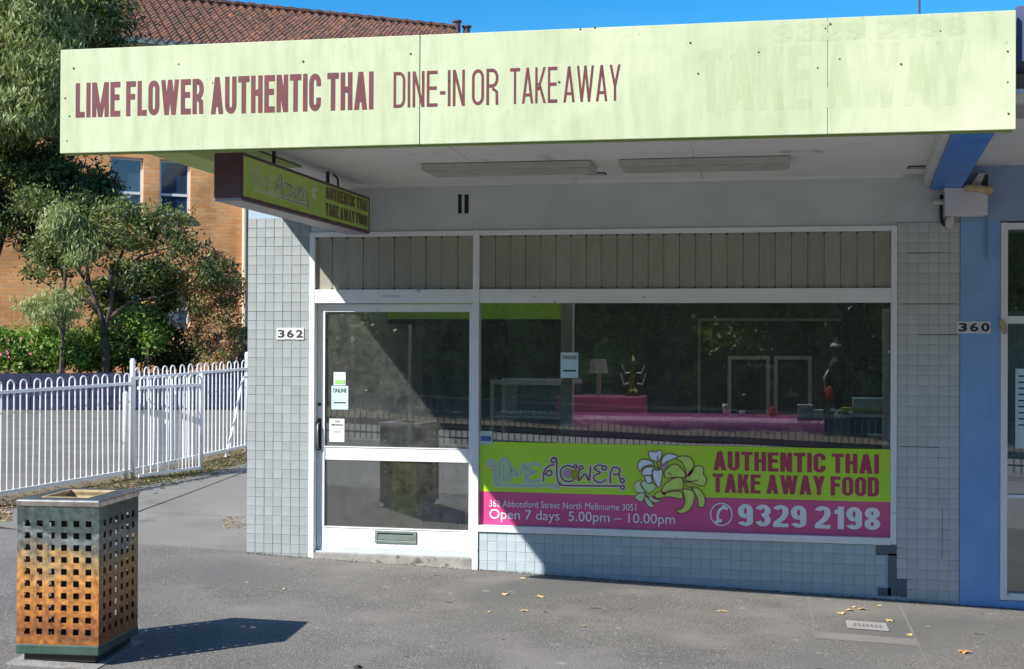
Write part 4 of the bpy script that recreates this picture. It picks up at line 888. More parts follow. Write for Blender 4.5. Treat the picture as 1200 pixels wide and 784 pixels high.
part(MB().tube([(p.x-.05, 1.16, zh-.18), (p.x-.10, 1.14, zh-.27), (p.x-.09, 1.12, zh-.38), (p.x-.04, 1.14, zh-.44)], [.010, .010, .009, .008], 8), 'handle', M['silver'], sg, smooth=True)
p = atY(972, 460, 1.0); tag(part(MB().lathe([(.03, -.06), (.035, -.02), (.025, .03), (.012, .05), (.001, .06)], (p.x, 1.0, p.z), 12), 'bottle', M['red'], None, smooth=True), 'small red bottle in front of the dark figurine', 'bottle')
p = atY(905, 486, .7); tag(part(MB().lathe([(.04, -.02), (.035, .02), (.02, .05), (.001, .06)], (p.x, .7, c0.z+.02), 12), 'sauce_pot', M['red'], None, smooth=True), 'small red pot on the magenta counter near its middle', 'pot')
tag(part(MB().prism([(4.9+.35, .45, 2.02), (5.115, .12, 2.02), (5.115, .12, .9), (5.07, .12, .9), (5.065, .12, 2.02)][1:], (0, .03, 0)), 'curtain_strip', M['post'], None), 'cream strip blind hanging at the right inner edge of the window', 'blind')
for k, (px_, h_) in enumerate(((850, .09), (870, .04))):
    p_ = atY(px_, 488, .75); tag(part(MB().lathe([(.022, 0), (.03, h_), (.026, h_), (.02, .006)], (p_.x, .75, c0.z+.001), 12), 'cup', M['paper'] if k % 2 else M['silver'], None, smooth=True), ('taller silver cup on the magenta counter', 'low white cup on the magenta counter beside the silver one')[k], 'cup')
# lime board, blue crate seen through the lower door pane
lbm = MB().prism([(1.02, .75, .08), (1.24, .75, .08), (1.17, .95, .78), (.96, .95, .78)], (0, .03, 0)); tag(part(lbm, 'leaning_board', M['limeboard'], None), 'lime yellow board leaning behind the lower door pane', 'board')
cr = thing('crate', (1.5, .9, .02), 'blue plastic crate behind the lower door pane', 'crate')
part(MB().box(1.30, 1.62, .72, .74, .05, .42).box(1.30, 1.32, .74, 1.0, .05, .42).box(1.60, 1.62, .74, 1.0, .05, .42), 'side', M['bluebox'], cr, bevel=.004)
mb = MB()
for k in range(4): mb.box(1.33, 1.59, .712, .72, .10+k*.08, .13+k*.08)
part(mb, 'rib', M['black'], cr)

#@@BIN
# ------------------------------------------------------------------ litter bin
Bc = Vector((.634, -3.68, 0)); BW, BD, BH = .468, .545, .825
bin_ = thing('litter_bin', (.634-BW/2, -3.68+BD/2, g(.4, -3)+.03), 'square perforated steel litter bin, rusted orange low on its front', 'litter bin')
bin_.rotation_euler = (0, 0, rad(4.8)); 
def rust_mat():
    Mx = mat('rusting_steel', (.5, .24, .055), rough=.5, metal=.0, coat=.1); nt = Mx.node_tree; N = nt.nodes; L = nt.links; b = N['Principled BSDF']
    tc = N.new('ShaderNodeTexCoord'); sx = N.new('ShaderNodeSeparateXYZ'); L.new(tc.outputs['Object'], sx.inputs[0])
    n = N.new('ShaderNodeTexNoise'); n.inputs['Scale'].default_value = 4.5; n.inputs['Detail'].default_value = 9; n.inputs['Roughness'].default_value = .62; L.new(tc.outputs['Object'], n.inputs['Vector'])
    ad = N.new('ShaderNodeMath'); ad.operation = 'MULTIPLY_ADD'; L.new(n.outputs[0], ad.inputs[0]); ad.inputs[1].default_value = .48; L.new(sx.outputs[2], ad.inputs[2])
    cr_ = N.new('ShaderNodeValToRGB'); e = cr_.color_ramp.elements
    e[0].position = .20; e[0].color = (.52, .25, .055, 1); e[1].position = 1.0; e[1].color = (.05, .075, .07, 1)
    for p_, c_ in ((.30, (.42, .15, .025)), (.40, (.20, .075, .025)), (.50, (.44, .17, .035)), (.70, (.48, .23, .06)), (.79, (.34, .23, .11)), (.84, (.11, .12, .11)), (.89, (.17, .19, .20)), (.94, (.045, .06, .06))): q = e.new(p_); q.color = lin(c_)
    L.new(ad.outputs[0], cr_.inputs[0])
    n2 = N.new('ShaderNodeTexNoise'); n2.inputs['Scale'].default_value = 30; n2.inputs['Detail'].default_value = 5; L.new(tc.outputs['Object'], n2.inputs['Vector'])
    h = N.new('ShaderNodeHueSaturation'); r = N.new('ShaderNodeMapRange'); r.inputs[1].default_value = .3; r.inputs[2].default_value = .7; r.inputs[3].default_value = .4; r.inputs[4].default_value = 1.35; L.new(n2.outputs[0], r.inputs[0]); L.new(r.outputs[0], h.inputs['Value'])
    L.new(cr_.outputs[0], h.inputs['Color']); L.new(h.outputs[0], b.inputs['Base Color'])
    bp = N.new('ShaderNodeBump'); bp.inputs['Strength'].default_value = .2; bp.inputs['Distance'].default_value = .003; L.new(n2.outputs[0], bp.inputs['Height']); L.new(bp.outputs[0], b.inputs['Normal']); return Mx
M['rust'] = rust_mat()
def perforated(width, zb, zt, cols, rows, mx, zlo, zhi, hole, th):
    """plate in local u (0..width), z; square holes with thickness"""
    us = [0.]; pitch = (width-2*mx)/(cols-1)
    for c in range(cols): cc = mx+c*pitch; us += [cc-hole/2, cc+hole/2]
    us.append(width); pz = (zhi-zlo)/(rows-1); zs = [zb]
    for r in range(rows): cc = zlo+r*pz; zs += [cc-hole/2, cc+hole/2]
    zs.append(zt); return us, zs
def plate(o, du, nrm, width, cols, mx, th=.004):
    us, zs = perforated(width, .075, .825, cols, 10, mx, .145, .735, .0335, th); mb = MB()
    o = Vector(o); du = Vector(du); nrm = Vector(nrm)
    for j in range(len(zs)-1):
        for i in range(len(us)-1):
            hole = (i % 2 == 1) and (j % 2 == 1)
            P_ = [o+du*us[i+a]+Vector((0, 0, zs[j+b])) for a, b in ((0, 0), (1, 0), (1, 1), (0, 1))]
            Q_ = [p-nrm*th for p in P_]
            if hole: mb.add(P_+Q_, [(k, (k+1) % 4, 4+(k+1) % 4, 4+k) for k in range(4)])
            else: mb.add(P_, [(0, 1, 2, 3)]); mb.add(Q_, [(3, 2, 1, 0)])
    return mb
hx, hy = BW/2, BD/2
for o_, du, nn, wd_, cols, mx in (((-hx, -hy, 0), (1, 0, 0), (0, -1, 0), BW, 6, .06), ((hx, -hy, 0), (0, 1, 0), (1, 0, 0), BD, 6, .075), ((hx, hy, 0), (-1, 0, 0), (0, 1, 0), BW, 6, .06), ((-hx, hy, 0), (0, -1, 0), (-1, 0, 0), BD, 6, .075)):
    ob = link('side_panel', plate(o_, du, nn, wd_, cols, mx).mesh('side_panel', M['rust']), bin_, loc=(0, 0, 0))
e_ = .004
def lpart(mb, name, mt, par, bevel=0, smooth=False):
    ob = link(name, mb.mesh(name, mt), par, loc=(0, 0, 0))
    if bevel: bb = ob.modifiers.new('bevel', 'BEVEL'); bb.width = bevel; bb.segments = 3
    if smooth: ob.data.shade_smooth()
    return ob
rm = MB(); a = hx+.008; b = hy+.008; ia, ib = hx-.105, hy-.10; z0, z1 = .825, .868
rm.box(-a, a, -b, -ib, z0, z1).box(-a, a, ib, b, z0, z1).box(-a, -ia, -ib, ib, z0, z1).box(ia, a, -ib, ib, z0, z1)
lpart(rm, 'rim', M['steel_rim'], bin_, .012)
lpart(MB().box(-ia-.01, ia+.01, -ib-.01, -ib, .74, .870).box(-ia-.01, ia+.01, ib, ib+.01, .74, .870).box(-ia-.01, -ia, -ib, ib, .74, .870).box(ia, ia+.01, -ib, ib, .74, .870), 'chute', M['pvc_y'], bin_)
lpart(MB().box(-a+.004, a-.004, -b+.004, b-.004, .02, .075), 'skirt', M['binbase'], bin_, .008)
lpart(MB().lathe([(.15, .08), (.155, .74), (.145, .74), (.14, .09)], n=20), 'liner', M['liner'], bin_)
lpart(MB().box(-hx+.03, hx-.03, -hy+.03, hy-.03, -.02, .02), 'plinth', M['black'], bin_)
pd = part(MB().add([(x, y, g(x, y)+z) for z in (.006, -.05) for x, y in ((.17, -3.78), (.68, -3.735), (.62, -3.05), (.11, -3.1))], [(0, 1, 2, 3), (0, 4, 5, 1), (1, 5, 6, 2), (2, 6, 7, 3), (3, 7, 4, 0)]), 'bin_pad', M['step']); tag(pd, 'thin concrete pad under the rusty litter bin', 'pad')
# small black thing at the bottom edge of the pavement
p = atG(419, 783); tag(part(MB().lathe([(.02, 0), (.024, .008), (.018, .015), (.001, .018)], (p.x, p.y, p.z), 12), 'round_lid', M['black'], None), 'black round lid lying at the front edge of the pavement', 'lid')

#@@FENCE
# ------------------------------------------------------------------ white hooped fence
def hoop_mesh(h, r, t=.0085):
    mb = MB(); pts = [(-r, 0, 0), (-r, 0, h-r)]+[(-r*math.cos(rad(k*22.5)), 0, h-r+r*math.sin(rad(k*22.5))) for k in range(1, 8)]+[(r, 0, h-r), (r, 0, 0)]
    return mb.tube(pts, t, 6).mesh('picket_hoop', M['picket'])
def fence(name, a, b, n, h, lift, label, cat='fence', posts=(0, 1), ph=1.36, gap=0.):
    a = Vector((a[0], a[1], 0)); b = Vector((b[0], b[1], 0)); d = b-a; L_ = d.length; ang = math.atan2(d.y, d.x)
    za, zb_ = g(a.x, a.y), g(b.x, b.y); base = Vector((a.x, a.y, za))
    r = thing(name, base, label, cat, None); pitch = L_/n; me = hoop_mesh(h-lift, pitch/4)
    for i in range(n):
        t_ = (i+.5)/n; o = link('picket_hoop', me, r, loc=d*t_+Vector((0, 0, (zb_-za)*t_+lift))); o.rotation_euler = (random.gauss(0, .006), random.gauss(0, .006), ang)
    for hh, tt in ((h-.115, .016), (lift, .016)):
        mb = MB(); u = d.normalized(); nrm = Vector((-u.y, u.x, 0))*.018
        P0 = Vector((0, 0, hh)); P1 = d+Vector((0, 0, zb_-za+hh))
        mb.prism([P0-nrm-Vector((0, 0, tt)), P0+nrm-Vector((0, 0, tt)), P0+nrm+Vector((0, 0, tt)), P0-nrm+Vector((0, 0, tt))], P1-P0)
        link('rail', mb.mesh('rail', M['picket']), r, loc=(0, 0, 0))
    for t_ in posts:
        p = d*t_+Vector((0, 0, (zb_-za)*t_)); mb = MB(); hgt = ph
        mb.tube([p+Vector((0, 0, -.05)), p+Vector((0, 0, hgt-.03)), p+Vector((0, 0, hgt-.008)), p+Vector((0, 0, hgt))], [.03, .03, .024, .008], 12)
        o = link('fence_post', mb.mesh('fence_post', M['picket']), r, loc=(0, 0, 0)); o.data.shade_smooth()
    return r
pA = Vector((-3.40, .95)); pB = Vector((-2.955, 3.76)); pC = Vector((-2.80, 6.75))
fence('picket_fence', pA, pB, 15, 1.20, .085, 'white hooped picket fence at the left edge, beyond the litter bin', posts=(0, .955), ph=1.0)
fence('picket_fence', pB, pC, 14, 1.255, .09, 'farther white hooped picket fence ending at the shop wall', posts=(0, 1), ph=1.37)
fence('picket_gate', (-2.80, 3.60), (-2.50, 4.62), 9, 1.16, .05, 'white hooped gate leaf folded against the fence post', cat='gate', posts=(1,), ph=1.18)
# bent brace hoop at the far end
p = atG(268, 529); mb = MB().tube([(0, 0, 0), (.02, .25, .5), (.03, .45, .98), (.03, .52, 1.04), (.03, .9, 1.06)], .016, 8)
o = part(mb, 'brace_rail', M['picket']); o.location = (-2.82, 6.1, g(-2.8, 6)); tag(o, 'bent white brace tube near the far end of the fence', 'brace')

#@@BACK
# ------------------------------------------------------------------ brick building behind
WP = CAM+31*ray(150, 220); WA = math.atan((4200-600)/FPX); f2 = Vector((-math.sin(TH), math.cos(TH), 0))
WD = (math.sin(WA)*R0+math.cos(WA)*f2).normalized(); WN = Vector((WD.y, -WD.x, 0)); WO = Vector((WP.x, WP.y, 0)); wang = math.atan2(WD.y, WD.x)
def W(s, z, d=0): q = WO+WD*s+WN*d; return Vector((q.x, q.y, z))   # s along, z up, d out towards the street
brick = brick_mat('orange_brick', (.82, .35, .11), (.92, .50, .21), (.56, .42, .3), .24, .086, wang)
bb = thing('brick_building', W(0, .4), 'orange brick flats with a terracotta tiled roof behind the trees', 'building')
def wbox(mb, s0, s1, z0, z1, d0, d1):
    return mb.prism([W(s0, z0, d1), W(s1, z0, d1), W(s1, z1, d1), W(s0, z1, d1)], (W(0, 0, d0)-W(0, 0, d1)))
# wall built round its four windows
wins = [(-.40, .35, 4.72, 6.02), (.72, 1.44, 4.70, 6.02), (-.40, .35, 2.0, 3.42), (.72, 1.44, 2.0, 3.42)]
wm = MB(); ss = [-14, -.40, .35, .72, 1.44, 16]; zz = [0, 2.0, 3.42, 4.71, 6.02, 8.62]
for i in range(5):
    for j in range(5):
        if i in (1, 3) and j in (1, 3): continue
        wbox(wm, ss[i], ss[i+1], zz[j], zz[j+1], -.3, 0)
part(wm, 'wall', brick, bb)
for k, (s0, s1, z0, z1) in enumerate(wins):
    z0 = 4.71 if k < 2 else 2.0
    f = MB(); t_ = .055
    wbox(f, s0, s0+t_, z0, z1, -.14, -.09); wbox(f, s1-t_, s1, z0, z1, -.14, -.09); wbox(f, s0+t_, s1-t_, z1-t_, z1, -.14, -.09); wbox(f, s0+t_, s1-t_, z0, z0+t_, -.14, -.09); wbox(f, s0+t_, s1-t_, z0+.46, z0+.52, -.14, -.088)
    fw_ = part(f, 'window', M['frame'], bb)
    p_ = MB(); wbox(p_, s0+t_, s1-t_, z0+t_, z1-t_, -.125, -.12); part(p_, 'pane', M['glass_up'], fw_)
    s_ = MB(); wbox(s_, s0-.04, s1+.04, z0-.1, z0, -.12, .05); part(s_, 'sill', M['cream'] if k > 3 else M['maroon_dk'], fw_)
g1 = MB(); wbox(g1, -7.4, 16, 8.60, 8.72, .45, .62); part(g1, 'gutter', M['gutter'], bb)
g2 = MB(); wbox(g2, -7.4, 16, 8.56, 8.60, 0, .5); part(g2, 'eave_lining', M['cream'], bb)
dp = MB().tube([W(2.72, .4, .08), W(2.72, 8.5, .08)], .06, 8); part(dp, 'downpipe', M['cream'], bb)
# tiled roof: hip at the left end, rows of curved tiles as one mass of real tiles
tile_m = mat('terracotta_tile', (.10, .05, .038), (.18, .08, .05), rough=.9, scale=3, detail=8, spots=[(5.5, .5, .12, (.045, .034, .032), 6), (6, .655, .05, (.38, .12, .05), 3)])
RW = 4.4
def hitV(x, y, d):      # where a sight line meets the upright plane parallel to the brick wall, d metres out
    r = ray(x, y); o = WO+WN*d; n = Vector((WN.x, WN.y, 0)); tt = (Vector((o.x, o.y, 0))-Vector((CAM.x, CAM.y, 0))).dot(n)/Vector((r.x, r.y, 0)).dot(n); return CAM+r*tt
RH = hitV(230, 0, .6-RW).z-8.74; SEND = (hitV(531, 36, .6-RW)-WO).dot(Vector((WD.x, WD.y, 0)))
rl = math.hypot(RW, RH); hipS = -7.5
v_, f_ = [], []
tw, tl_ = .23, .25
nrow = int(rl/tl_)
for r_ in range(nrow+1):
    u = r_*tl_; s_lo = hipS+u*RW/rl
    n_ = int((SEND-s_lo)/tw)
    for i in range(n_):
        s = SEND-(i+1)*tw; o = len(v_); jz = random.gauss(0, .006)
        for uu, lift in ((u-.03, .045+jz), (u+tl_, .005)):
            dd = .60-uu*RW/rl; z = 8.68+uu*RH/rl+lift
            for q in range(5):
                v_.append(W(s+tw*q/4, z+(.055*math.sin(math.pi*q/4*2) if q in (1, 3) else 0)*1.0, dd))
        f_ += [(o+q, o+q+1, o+6+q, o+5+q) for q in range(4)]
        f_ += [(o+0, o+1, o+1, o+0)] if False else []
        # butt edge thickness
        o2 = len(v_); v_ += [v_[o+q]-Vector((0, 0, .045)) for q in range(5)]; f_ += [(o2+q, o2+q+1, o+q+1, o+q) for q in range(4)]
mb = MB(); mb.v = [tuple(p) for p in v_]; mb.f = f_
ro = part(mb, 'roof_tiles', tile_m, bb); ro['kind'] = 'stuff'
# far slope, hip plane, ridge caps
rc = MB(); A0, A1 = W(hipS, 8.66, .6), W(hipS, 8.66, -8.2); R1, R2 = W(hipS+RW, 8.68+RH, .6-RW), W(SEND, 8.68+RH, .6-RW)
rc.add([A0, R1, A1], [(0, 1, 2)]); rc.add([R1, R2, W(SEND, 8.66, -8.2), A1], [(0, 1, 2, 3)]); rc.add([A0-Vector((0, 0, .06)), W(SEND, 8.6, .6), R2-Vector((0, 0, .06)), R1-Vector((0, 0, .06))], [(0, 1, 2, 3)])
part(rc, 'roof', tile_m, bb)
cpm = MB().tube([A0+Vector((0, 0, .06)), R1+Vector((0, 0, .06))], .1, 8); n_ = 34
for i in range(n_):
    a_ = R1.lerp(R2, i/n_); b_ = R1.lerp(R2, (i+1)/n_); cpm.tube([a_+Vector((0, 0, .05)), b_+Vector((0, 0, .035))], [.11, .095], 8)
part(cpm, 'ridge_cap', tile_m, bb)
part(MB().prism([W(SEND-.2, 8.7, .5), W(SEND-.2, 8.7, -8), W(SEND-.2, 8.68+RH, .6-RW)], WD*.2), 'gable', brick, bb)
for s_, hh in ((SEND+.12, .30), (SEND+.42, .18)):
    c_ = W(s_, 8.68+RH-.1, .6-RW); part(MB().tube([c_, c_+Vector((0, 0, hh))], .10, 10).tube([c_+Vector((0, 0, hh)), c_+Vector((0, 0, hh+.05))], .14, 10), 'chimney_pot', M['maroon_dk'], bb)
# bluestone garden wall
gz = lambda x, y: g(x, y)
aL = atG(-60, 479.5); aR = atG(300, 479.5); print('wall', aL, aR)
sw = thing('garden_wall', ((aL.x+aR.x)/2, (aL.y+aR.y)/2, aL.z), 'low dark violet-blue stone garden wall behind the fence', 'wall')
dv = Vector((aR.x-aL.x, aR.y-aL.y, 0)); Lw = dv.length; u = dv.normalized(); nn = Vector((u.y, -u.x, 0)); ht = .62
mb = MB().prism([Vector((aL.x, aL.y, 0))+nn*-.02, Vector((aR.x, aR.y, 0))+nn*-.02, Vector((aR.x, aR.y, 1.1))+nn*-.02, Vector((aL.x, aL.y, 1.1))+nn*-.02], -nn*.3)
part(mb, 'wall_core', M['grout'], sw)
nb_ = int(Lw/.62)
for row in range(3):
    for i in range(nb_):
        s0 = (i+.5*(row % 2))*Lw/nb_; s1 = min(s0+Lw/nb_-.012, Lw); z0 = aL.z-.03+row*.22; z1 = z0+.208; dd = random.uniform(0, .012)
        q0 = Vector((aL.x, aL.y, z0))+u*s0; q1 = Vector((aL.x, aL.y, z0))+u*s1; up_ = Vector((0, 0, z1-z0))
        part(MB().prism([q0, q1, q1+up_, q0+up_], nn*(.03+dd)), 'stone', M['bluestone'], sw)
# dark paling fence piece beyond the right end
pf = thing('paling_fence', atG(280, 440), 'dark weathered timber paling fence between the shrubs and the shop corner', 'fence')
q0 = CAM+27.5*ray(268, 400); q1 = CAM+27.5*ray(300, 400)
for i in range(9):
    c_ = q0.lerp(q1, i/8); part(MB().box(c_.x-.055, c_.x+.055, c_.y, c_.y+.02, .3, 2.02+random.uniform(-.02, .02)), 'paling', M['paling'], pf)

# ------------------------------------------------------------------ foliage
def crown(name, blobs, n, L_, W_, mats, parent, droop=0., sub=60, sig=.16, seed=1, twig=0):
    """blobs: (centre, radii, weight). many small leaves gathered in twig clumps through the volume"""
    rg = np.random.default_rng(seed); wts = np.array([b[2] for b in blobs], float); wts /= wts.sum()
    P = []; K = []; SC = []
    for (c, r, _), wt in zip(blobs, wts):
        k = max(4, int(sub*wt)); d = rg.normal(size=(k, 3)); d /= np.linalg.norm(d, axis=1)[:, None]
        rr = rg.uniform(.35, 1.0, k)**.45; sc = np.array(c)+d*rr[:, None]*np.array(r)
        SC.append(sc); m_ = int(n*wt); idx = rg.integers(0, k, m_); sz = rg.uniform(.5, 1.5, k)*sig
        P.append(sc[idx]+rg.normal(size=(m_, 3))*sz[idx][:, None]*np.array([1, 1, .75])); K.append(rg.integers(0, len(mats), k)[idx])
    P = np.concatenate(P); K = np.concatenate(K); m_ = len(P)
    d = rg.normal(size=(m_, 3)); d[:, 2] -= droop*2.2; d /= np.linalg.norm(d, axis=1)[:, None]
    e = np.cross(d, rg.normal(size=(m_, 3))); e /= np.linalg.norm(e, axis=1)[:, None]+1e-9
    l = (L_*rg.uniform(.6, 1.3, m_))[:, None]; w_ = (W_*rg.uniform(.7, 1.3, m_))[:, None]
    V = np.stack([P-d*l*.5, P+e*w_*.5, P+d*l*.5, P-e*w_*.5], 1).reshape(-1, 3)
    me = bpy.data.meshes.new(name); me.vertices.add(len(V)); me.vertices.foreach_set('co', V.ravel())
    me.loops.add(m_*4); me.loops.foreach_set('vertex_index', np.arange(m_*4)); me.polygons.add(m_)
    me.polygons.foreach_set('loop_start', np.arange(m_)*4); me.polygons.foreach_set('loop_total', np.full(m_, 4)); 
    for q in mats: me.materials.append(q)
    flip = rg.random(m_) < .12; K = np.where(flip, rg.integers(0, len(mats), m_), K)
    me.polygons.foreach_set('material_index', K.astype(np.int32)); me.update(); me.validate()
    if twig and parent is not None:
        tw = MB(); SC = np.concatenate(SC)
        for q in SC[::twig]:
            near = SC[np.argsort(((SC-q)**2).sum(1))[1:7]]; mid = near.mean(0); a_ = Vector(q); b_ = Vector(mid); c_ = (a_+b_)/2+Vector(rg.normal(size=3)*.03)
            ext = a_+(a_-b_)*.5
            tw.tube([b_-Vector((0, 0, .08)), c_, a_, ext], [.010, .008, .006, .003], 4, False)
        t_o = part(tw, 'twigs', M['bark'], parent); t_o['kind'] = 'stuff'
    return link(name, me, parent)
def R_(x, y, t): return CAM+ray(x, y)*t
def branches(mb, pts_r):
    for pts, r0, r1 in pts_r:
        n_ = len(pts); mb.tube(pts, [r0+(r1-r0)*i/(n_-1) for i in range(n_)], 7)
# large gum, upper left (its trunk stands out of frame to the left, the crown reaches in)
t = 25.5
gt = thing('gum_tree', (R_(-120, 470, t).x, R_(-120, 470, t).y, .45), 'tall grey-green gum tree with drooping leaves at the upper left corner', 'tree')
tb_ = R_(-120, 470, t); tr = MB(); b1 = R_(-90, 250, t); b2 = R_(-30, 100, t); b3 = R_(20, -60, t)
branches(tr, [([Vector((tb_.x, tb_.y, .3)), R_(-110, 380, t), b1], .26, .18), ([b1, R_(-60, 170, t), b2, b3], .16, .04), ([b2, R_(20, 60, t), R_(60, 30, t)], .06, .012), ([b2, R_(20, 110, t), R_(60, 100, t)], .05, .012)])
part(tr, 'trunk', M['bark'], gt, smooth=True)
crown('crown', [(R_(10, 45, t), (1.3, 1.2, 1.25), 5), (R_(62, 75, t-.6), (.5, .8, .6), 2.2), (R_(-60, -20, t), (1.5, 1.4, 1.5), 3), (R_(50, 10, t-.3), (.75, 1.0, .75), 2.8), (R_(10, 130, t-.4), (1.0, .9, .45), 2.2)], 34000, .17, .036, [M['lf_gum'], M['lf_gum'], M['lf_gum2']], gt, droop=.8, sub=480, sig=.15, seed=2)
t = 26.5
gt2 = thing('wattle_tree', (R_(-40, 470, t).x, R_(-40, 470, t).y, .45), 'dark dense tree hanging over the left end of the sign fascia', 'tree')
tr = MB(); branches(tr, [([Vector((R_(-40, 470, t).x, R_(-40, 470, t).y, .3)), R_(-30, 380, t), R_(10, 250, t), R_(60, 100, t), R_(100, -10, t)], .13, .03), ([R_(10, 250, t), R_(60, 225, t), R_(105, 215, t)], .05, .015)])
part(tr, 'trunk', M['bark'], gt2, smooth=True)
crown('crown', [(R_(100, 20, t), (.8, .8, .9), 3.2), (R_(25, 150, t), (1.2, 1.0, .8), 4), (R_(20, 210, t), (1.2, 1.0, .6), 4.4), (R_(88, 228, t), (.6, .7, .6), 2.4), (R_(70, 285, t), (.7, .7, .4), 1.4), (R_(0, 255, t), (.9, .8, .4), 1.8), (R_(112, 222, t-.4), (.3, .5, .4), .7)], 38000, .14, .045, [M['lf_dark'], M['lf_mid'], M['lf_dark'], M['lf_gum2']], gt2, droop=.25, sub=420, sig=.16, seed=3)
# small forked tree in front of the brick wall
t = 24.5; ft = thing('small_tree', (R_(122, 440, t).x, R_(122, 440, t).y, .5), 'small forked tree with open olive crown in front of the brick wall', 'tree')
tr = MB(); k0 = R_(122, 392, t); k1 = R_(118, 368, t)
branches(tr, [([Vector((R_(123, 440, t).x, R_(123, 440, t).y, .4)), R_(124, 405, t), k0], .085, .07), ([k0, k1, R_(105, 335, t), R_(100, 300, t), R_(112, 265, t)], .06, .015), ([k0, R_(130, 360, t), R_(133, 320, t), R_(150, 280, t), R_(148, 250, t)], .055, .012), ([R_(118, 368, t), R_(100, 350, t), R_(75, 345, t), R_(50, 330, t)], .045, .012),
             ([R_(130, 372, t), R_(150, 355, t), R_(185, 348, t), R_(210, 340, t)], .045, .012), ([R_(132, 330, t), R_(165, 300, t), R_(200, 290, t)], .04, .01), ([R_(105, 335, t), R_(80, 300, t), R_(60, 280, t)], .035, .01)])
part(tr, 'trunk', M['bark'], ft, smooth=True)
crown('crown', [(R_(75, 285, t), (.7, .6, .35), 2.2), (R_(150, 275, t), (.8, .6, .32), 2.3), (R_(90, 255, t), (.45, .5, .45), 1.6), (R_(195, 262, t), (.45, .5, .3), .9), (R_(160, 320, t), (.5, .5, .3), 1.6), (R_(218, 290, t), (.35, .5, .2), .6), (R_(55, 315, t), (.4, .5, .25), .8), (R_(150, 245, t), (.7, .5, .16), .8), (R_(250, 318, t), (.3, .4, .2), .6), (R_(40, 235, t), (.4, .4, .25), .9)],
      15500, .10, .034, [M['lf_dark'], M['lf_mid'], M['lf_gum2'], M['lf_gum2']], ft, droop=.1, sub=420, sig=.11, seed=4, twig=2)
t = 24.0
gg = thing('young_gum', (R_(70, 450, t).x, R_(70, 450, t).y, .5), 'pale silvery young gum foliage left of the forked tree', 'tree')
part(MB().tube([Vector((R_(70, 450, t).x, R_(70, 450, t).y, .4)), R_(75, 360, t), R_(78, 270, t)], [.05, .035, .012], 6), 'trunk', M['bark'], gg)
crown('crown', [(R_(78, 262, t), (.28, .35, .3), 1.5), (R_(60, 360, t), (.5, .4, .3), 1.4), (R_(95, 295, t), (.3, .3, .28), .8)], 5200, .13, .026, [M['lf_gum']], gg, droop=.9, sub=90, sig=.10, seed=5)
# shrubs along the garden wall
def shrub(label, blobs, n, mats, t, seed, name='shrub', L_=.085, W_=.045, sub=160):
    c0_ = blobs[0]; x_, y_ = c0_[0], c0_[1]; p_ = R_(x_, y_, t); r = thing(name, (p_.x, p_.y, g(p_.x, p_.y)), label, 'shrub', 'shrubs in front of the brick wall')
    st_ = MB()
    for k in range(6):
        q = R_(x_+random.uniform(-15, 15), y_+random.uniform(-20, 5), t); st_.tube([(p_.x+random.uniform(-.1, .1), p_.y, g(p_.x, p_.y)-.05), ((p_.x+q.x)/2+random.uniform(-.1, .1), (p_.y+q.y)/2, (q.z+.5)/2), q], [.025, .018, .006], 5)
    part(st_, 'stem', M['bark'], r)
    crown('foliage', [(R_(b[0], b[1], t), b[2], b[3]) for b in blobs], n, L_, W_, mats, r, sub=sub, sig=.10, seed=seed, twig=3)
    return r
shrub('tall loose olive shrub filling the gap behind the forked tree', [(150, 385, (.9, .4, .5), 3), (120, 350, (.5, .4, .4), 1.2), (185, 330, (.6, .4, .4), 1.6), (70, 390, (.5, .4, .3), 1)], 12000, [M['lf_gum2'], M['lf_mid'], M['lf_dark']], 26.0, 12, sub=260)
s1_ = shrub('bright green flowering shrub at the left edge, above the fence', [(30, 415, (.75, .5, .42), 3), (5, 405, (.5, .5, .4), 2), (70, 412, (.5, .5, .38), 2)], 9000, [M['lf_bright'], M['lf_mid'], M['lf_bright']], 24.5, 6)
fl = MB()
for k in range(9):
    p_ = R_(random.uniform(-5, 40), random.uniform(392, 432), 23.9+random.uniform(-.1, .2)); q = random.uniform(.018, .035)
    for a_ in range(5): an = a_*1.257; fl.add([p_, p_+Vector((math.cos(an)*q, -.01, math.sin(an)*q)), p_+Vector((math.cos(an+.9)*q, -.01, math.sin(an+.9)*q))], [(0, 1, 2)])
part(fl, 'flowers', M['lf_pink'], s1_)
shrub('mid green shrub under the forked tree', [(125, 412, (.6, .5, .42), 2.5), (95, 405, (.5, .4, .35), 1.5), (150, 402, (.5, .4, .42), 1.5), (165, 370, (.3, .3, .25), .8)], 8500, [M['lf_mid'], M['lf_bright'], M['lf_dark'], M['lf_gum2']], 25.3, 7)
shrub('dark dense shrub below the lower brick building window', [(205, 410, (.6, .5, .42), 3), (195, 350, (.35, .4, .3), .8)], 6000, [M['lf_dark'], M['lf_dark'], M['lf_mid']], 26.2, 8)
shrub('russet brown twiggy shrub beside the tiled shop corner', [(252, 385, (.5, .5, .75), 3), (262, 335, (.4, .4, .45), 1.6), (230, 345, (.3, .4, .35), 1), (245, 310, (.3, .3, .25), .7)], 9500, [M['lf_russet'], M['lf_russet'], M['lf_gum2']], 25.0, 9, L_=.075, W_=.03)
shrub('light green spreading shrub against the white lower window', [(165, 372, (.28, .3, .22), 1.2), (180, 395, (.25, .3, .2), 1)], 1900, [M['lf_bright']], 24.9, 10, sub=40)

